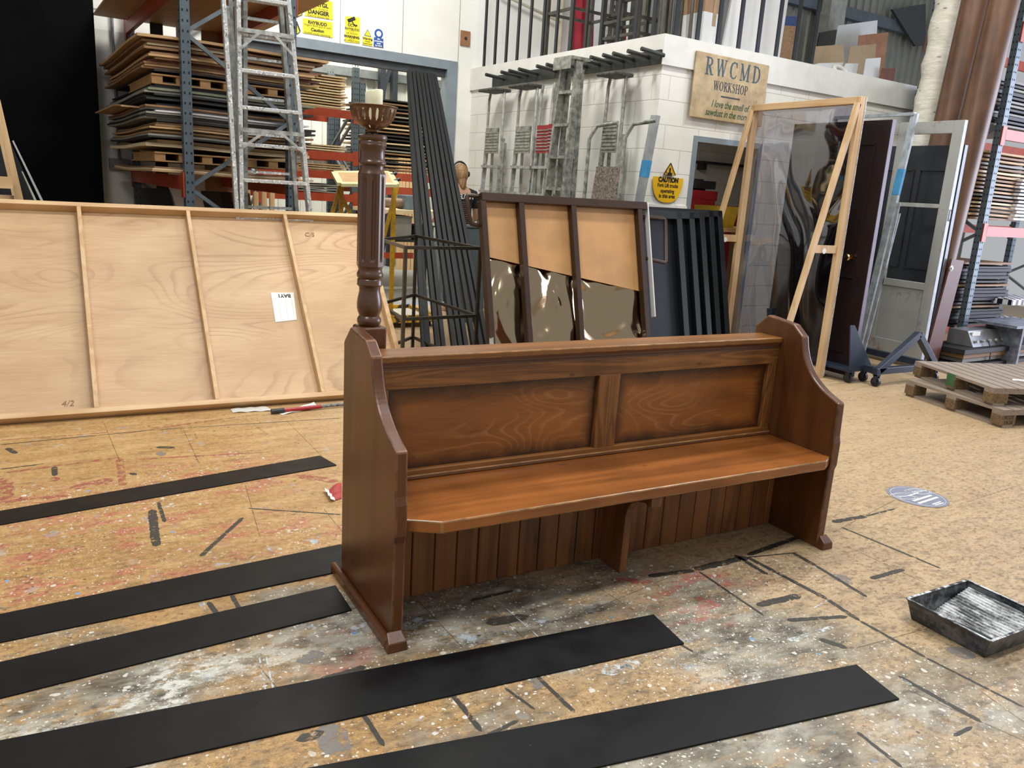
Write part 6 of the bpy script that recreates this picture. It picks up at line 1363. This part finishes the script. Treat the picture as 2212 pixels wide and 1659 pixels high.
# columns and birch trunk
def leaner(name, pts, depth_foot, r_, mat, lab, cat, rough=0, ztop=4.6, n=24):
    (x0, y0), (x1, y1) = pts          # top pixel, lower pixel of the centre line; the foot rests on the floor at depth_foot
    fh = Vector((fwd.x, fwd.y, 0)).normalized(); P0_ = CAM+fh*depth_foot; P0_.z = 0
    a, b_ = hit(x0, y0, P0_, fh), hit(x1, y1, P0_, fh); d = (a-b_)/(a.z-b_.z); lo = b_-d*b_.z; lo.z = 0; hi = lo+d*ztop
    rg = random.Random(5); m_ = 40 if rough else 2
    pts_ = [lo.lerp(hi, k/(m_-1) if m_ > 2 else k) for k in range(m_)]
    rs2 = [r_*(1+rough*rg.uniform(-1, 1)) for _ in pts_]
    return tag(build(name, MB().tube(pts_, rs2, n), mat, smooth=50), lab, cat)
M_colw = wood('brown_scenic_column', '70503a', '3e2819', 'z', .45, .9, 8, contrast=1.5)
leaner('scenic_column', ((2170, 0), (2052, 480)), 8.75, .145, M_colw, 'right brown scenic column leaning against the racking', 'column')
leaner('scenic_column', ((2110, 0), (2038, 310)), 9.1, .145, M_colw, 'left brown scenic column leaning beside the birch trunk', 'column')
t = NT('birch_bark'); f = t.noise(t.scale(t.P, (1, 1, 3)), 5, 5, .7); M_birch = t.done(t.mix(t.mr(t.vor(t.scale(t.P, (1, 1, 2.4)), 5), .05, .16, 1, 0), t.mix(t.mr(f, .35, .65), 'c4bfae', 'dad6c8'), '7d7869'), .75, 0, t.bump(f, .5, .03))
leaner('birch_trunk', ((2054, 0), (2000, 250)), 9.6, .15, M_birch, 'pale birch-bark trunk leaning left of the brown columns', 'tree trunk', .1)
leaner('grey_tube', ((2077, 0), (2030, 250)), 9.95, .09, plain('pale_grey_tube', 'a7a79f', .6), 'pale grey tube half hidden between birch trunk and column', 'tube')

# --- right-hand rack
rf = bl(gz(2066, 768)); 
rk, RP = rack('blue-grey racking with orange beams at the right edge', B(rf.x, rf.y), BX, BY, 2.7, .98, 5.0, [byp(2190, py, rf.y).z for py in (284, 492)]+[byp(2190, 50, rf.y).z, .16])
def zr(px, py): return byp(px, py, rf.y).z
xr0, xr1 = rf.x-.15, byp(2197, 450, rf.y).x+.25
G3 = 'sheets stacked in the right-hand rack'
for j, (ptop, pbot, kinds) in enumerate((((160), 275, ['grey', 'dark', 'grey', 'black', 'dark', 'grey']), (325, 478, ['tan', 'brown', 'tan', 'grey', 'brown', 'pale', 'tan', 'brown']), (566, 700, ['brown', 'dark', 'black', 'black', 'black', 'dark']))):
    za, zb4 = zr(2190, pbot), zr(2190, ptop); n_ = int((zb4-za)/.042)
    za = max(za, (.17 if j == 2 else zr(2190, (284, 492)[j])+.004))
    n_ = int((zb4-za)/.042)
    for k in range(n_):
        kk = kinds[(n_-1-k) % len(kinds)]; sheet(kk, xr0+rs.uniform(-.05, .05), xr1+rs.uniform(-.04, .10)+(.5 if j == 0 else 0), rf.y+.06+rs.uniform(0, .03), rf.y+.97, za+k*.042, .022 if kk != 'black' else .034, 'sheet in the %s stack of the right-hand rack' % ('upper', 'middle', 'lowest black')[j], G3, sag=.004, ph=k*.1)
for k in range(12):
    z = zr(2200, 478)+.01+k*.04; sheet('white', byp(2196, 400, rf.y).x+.12+.02*(k % 3), byp(2196, 400, rf.y).x+1.1, rf.y+.02, rf.y+.9, z, .024, 'white board standing in for the lit ends of the long sheets', 'white boards for the lit sheet ends', sag=.002, ph=k, name='white_board')  # white colour paints the light on the right ends of the long sheets
# chequered-edge pieces
t = NT('black_white_checker'); ck = t.n('TexChecker', {'Vector': t.P, 'Scale': 16, 'Color1': lin('e0dfe6'), 'Color2': lin('1b1c22')}); M_chk = t.done(ck, .4)
for i, (px, py) in enumerate(((2192, 655), (2185, 705))):
    p = byp(px, py, rf.y-.1); tag(build('checkered_board', MB().bbox((p.x-.12, rf.y-.12, p.z-.02), (p.x+.6, rf.y+.3, p.z+.05)), M_chk), ['upper', 'lower'][i]+' black and white chequered board jutting from the right rack', 'board')
# lamp dimmer / mixer box
mx0, mx1 = gz(2090, 752, .2), gz(2163, 752, .2)
rA = byp(2088, 748, rf.y-.35); rB = byp(2170, 752, rf.y-.35)
px_ = bthing('control_box', 'grey metal control box with round sockets in front of the right rack', 'control box', (rA.x+rB.x)/2, rf.y-.25, rA.z)
ht = byp(2088, 716, rf.y-.35).z-rA.z
# low plinth of boards it sits on
M_gbox = plain('grey_metal_case', '77797a', .4, .3, .08)
zpl = rA.z
build('case', MB().prism([B(rA.x, rf.y-.42, zpl), B(rA.x, rf.y-.12, zpl), B(rA.x, rf.y-.12, zpl+ht), B(rA.x, rf.y-.33, zpl+ht)], BX*(rB.x-rA.x)), M_gbox, px_, bevel=.004)
for k in range(6): build('socket', MB().lathe(B(rA.x+.08+k*(rB.x-rA.x-.14)/5.2, rf.y-.42+.02, zpl+.06), [(.016, 0), (.016, .02), (.01, .02)], 14, axis=-BY), M_alu, px_)
for x_ in (.05, (rB.x-rA.x)-.2): build('label_plate', MB().bbox((rA.x+x_, rf.y-.366, zpl+ht-.055), (rA.x+x_+.15, rf.y-.352, zpl+ht-.01)), M_paper, px_)
build('cable', MB().tube([B(rA.x+.25, rf.y-.44, zpl+.06), B(rA.x+.28, rf.y-.47, zpl-.02), B(rA.x+.3, rf.y-.47, .02)], .006, 6), M_blackpl, px_)
nb_ = max(3, int(zpl/.045))
for k in range(nb_):
    tag(build('low_board', MB().bbox((rA.x-.35+.05*((k*3) % 4), rf.y-.50+.03*((k*5) % 3), k*zpl/nb_+.001), (rA.x+1.6-.06*(k % 3), rf.y-.06, (k+1)*zpl/nb_-(.012 if k < nb_-1 else 0.0))), SHEET[('dark', 'grey', 'brown', 'black')[k % 4]]), 'board in the low pile on the floor carrying the grey control box', 'board', 'low boards under the control box')
sf = byp(2190, 716, rf.y-.5); sl3 = tag(build('white_shelf_unit', MB().bbox((sf.x-.2, rf.y-.62, zpl+.22), (sf.x+.6, rf.y-.15, zpl+.25)).bbox((sf.x-.02, rf.y-.6, .0), (sf.x+.02, rf.y-.2, zpl+.22)), plain('scuffed_grey_board', '7f8694', .4, var=.3, sc=12)), 'scuffed grey board bracket right of the grey control box', 'shelf')
# brown board with round knob
cb = thing('cupboard_door', 'red-brown board with a round metal knob leaning on the right rack', 'door', B(rf.x-.5, rf.y-.3, 0))
yy = rf.y-.28; c4 = [byp(*p, yy) for p in ((2057, 560), (2083, 563), (2030, 765), (2003, 760))]
d1 = (c4[0]-c4[3]); d1 = d1/d1.z; f0 = c4[3]-d1*c4[3].z; d2 = (c4[1]-c4[2]); d2 = d2/d2.z; f1_ = c4[2]-d2*c4[2].z
build('board', MB().prism([B(f0.x, yy, 0), B(f1_.x, yy, 0), B(c4[1].x, yy, c4[1].z), B(c4[0].x, yy, c4[0].z)], BY*.02), plain('red_brown_board', '5f3428', .5, var=.1), cb)
k_ = byp(2058, 580, yy-.02); build('knob', MB().lathe(B(k_.x, yy, k_.z), [(.03, 0), (.03, .008), (.012, .012), (.014, .02)], 18, axis=-BY), M_alu, cb, smooth=50)

# ================================================================== PALLETS
M_pal = NT('weathered_pallet_wood'); t = M_pal; fn_ = t.noise(t.scale(t.P, (1, .06, 1)), 60, 3, .6); bg_ = t.noise(t.P, 4, 4); M_pal = t.done(t.mix(t.ma('ADD', t.ma('MULTIPLY', fn_, .6), t.ma('MULTIPLY', bg_, .4)), '66584a', 'a8998a'), .7)
M_palblk = plain('chipboard_pallet_block', '7d6546', .8, var=.25, sc=60)
def pallet(corner, ux, vy, z0, lab):
    """corner = near corner, ux = along the slatted ends (to the right), vy = along the left side (away)"""
    L, Wp = 1.2, 1.0; c = Vector(corner); pl_ = thing('pallet', lab, 'pallet', c+ux*L/2+vy*Wp/2+Vector((0, 0, z0)), 'stacked pallets by the right rack'); del pl_['group']
    P_ = lambda u, v, z: c+ux*u+vy*v+Vector((0, 0, z0+z))
    for k in range(11):
        u = .05+k*.11; build('top_board', MB().obox(P_(u, Wp/2, .133), ux*.0475, vy*Wp/2, (0, 0, .011)), M_pal, pl_)
    for v in (.05, Wp/2, Wp-.05): build('stringer', MB().obox(P_(L/2, v, .111), ux*L/2, vy*.05, (0, 0, .011)), M_pal, pl_)
    for u in (.07, L/2, L-.07):
        for v in (.05, Wp/2, Wp-.05): build('block', MB().obox(P_(u, v, .061), ux*.07, vy*.05, (0, 0, .039)), M_palblk, pl_)
        build('bottom_board', MB().obox(P_(u, Wp/2, .011), ux*.05, vy*Wp/2, (0, 0, .011)), M_pal, pl_)
    return pl_, P_
c1_ = gz(2160, 925); c2_ = gz(1933, 847); v1 = (c2_-c1_).normalized(); u1 = Vector((v1.y, -v1.x, 0))
plA, PA = pallet(c1_, u1, v1, 0, 'lower of two weathered pallets, block marked SCOT, at right')
c1b = gz(2147, 838, .29); c1b.z = 0; c2b = gz(1931, 763, .29); v2 = (Vector((c2b.x, c2b.y, 0))-c1b).normalized(); u2 = Vector((v2.y, -v2.x, 0))
plB, PB_ = pallet(c1b, u2, v2, .1445, 'upper of two weathered pallets with pale top boards, at right')
blk_ = [c for c in plA.children if c.name.startswith('block')][0]
text('stamp', 'SCOT\n19-24', plain('burnt_stamp_ink', '3a2c20', .8), PA(.072, -.001, .062), u1, Z1, .042, blk_, depth=.0006, xs=.9)
build('green_mark', MB().obox(PB_(-.0005+.0, .5, .09), u2*.001, v2*.05, (0, 0, .05)), plain('green_spray', '3f6a44', .7), plB)
tag(build('paper_offcut', MB().prism([PB_(.40, .30, .1455), PB_(.62, .24, .1455), PB_(.60, .33, .1455), PB_(.45, .36, .1455)], (0, 0, .001)), M_paper), 'small white paper offcut lying on the upper pallet', 'paper')
for i in range(3): tag(build('white_batten', MB().bar(PB_(.55+.0, 1.06+.04*i, .02+.0)+Vector((0, 0, -.13)), PB_(1.5, 1.12+.04*i, -.11), .03, .03), M_whboard), 'white batten lying on the floor behind the pallets', 'batten', 'white battens behind the pallets')

# tidy helper properties
for o in bpy.data.objects:
    if '_org' in o: del o['_org']
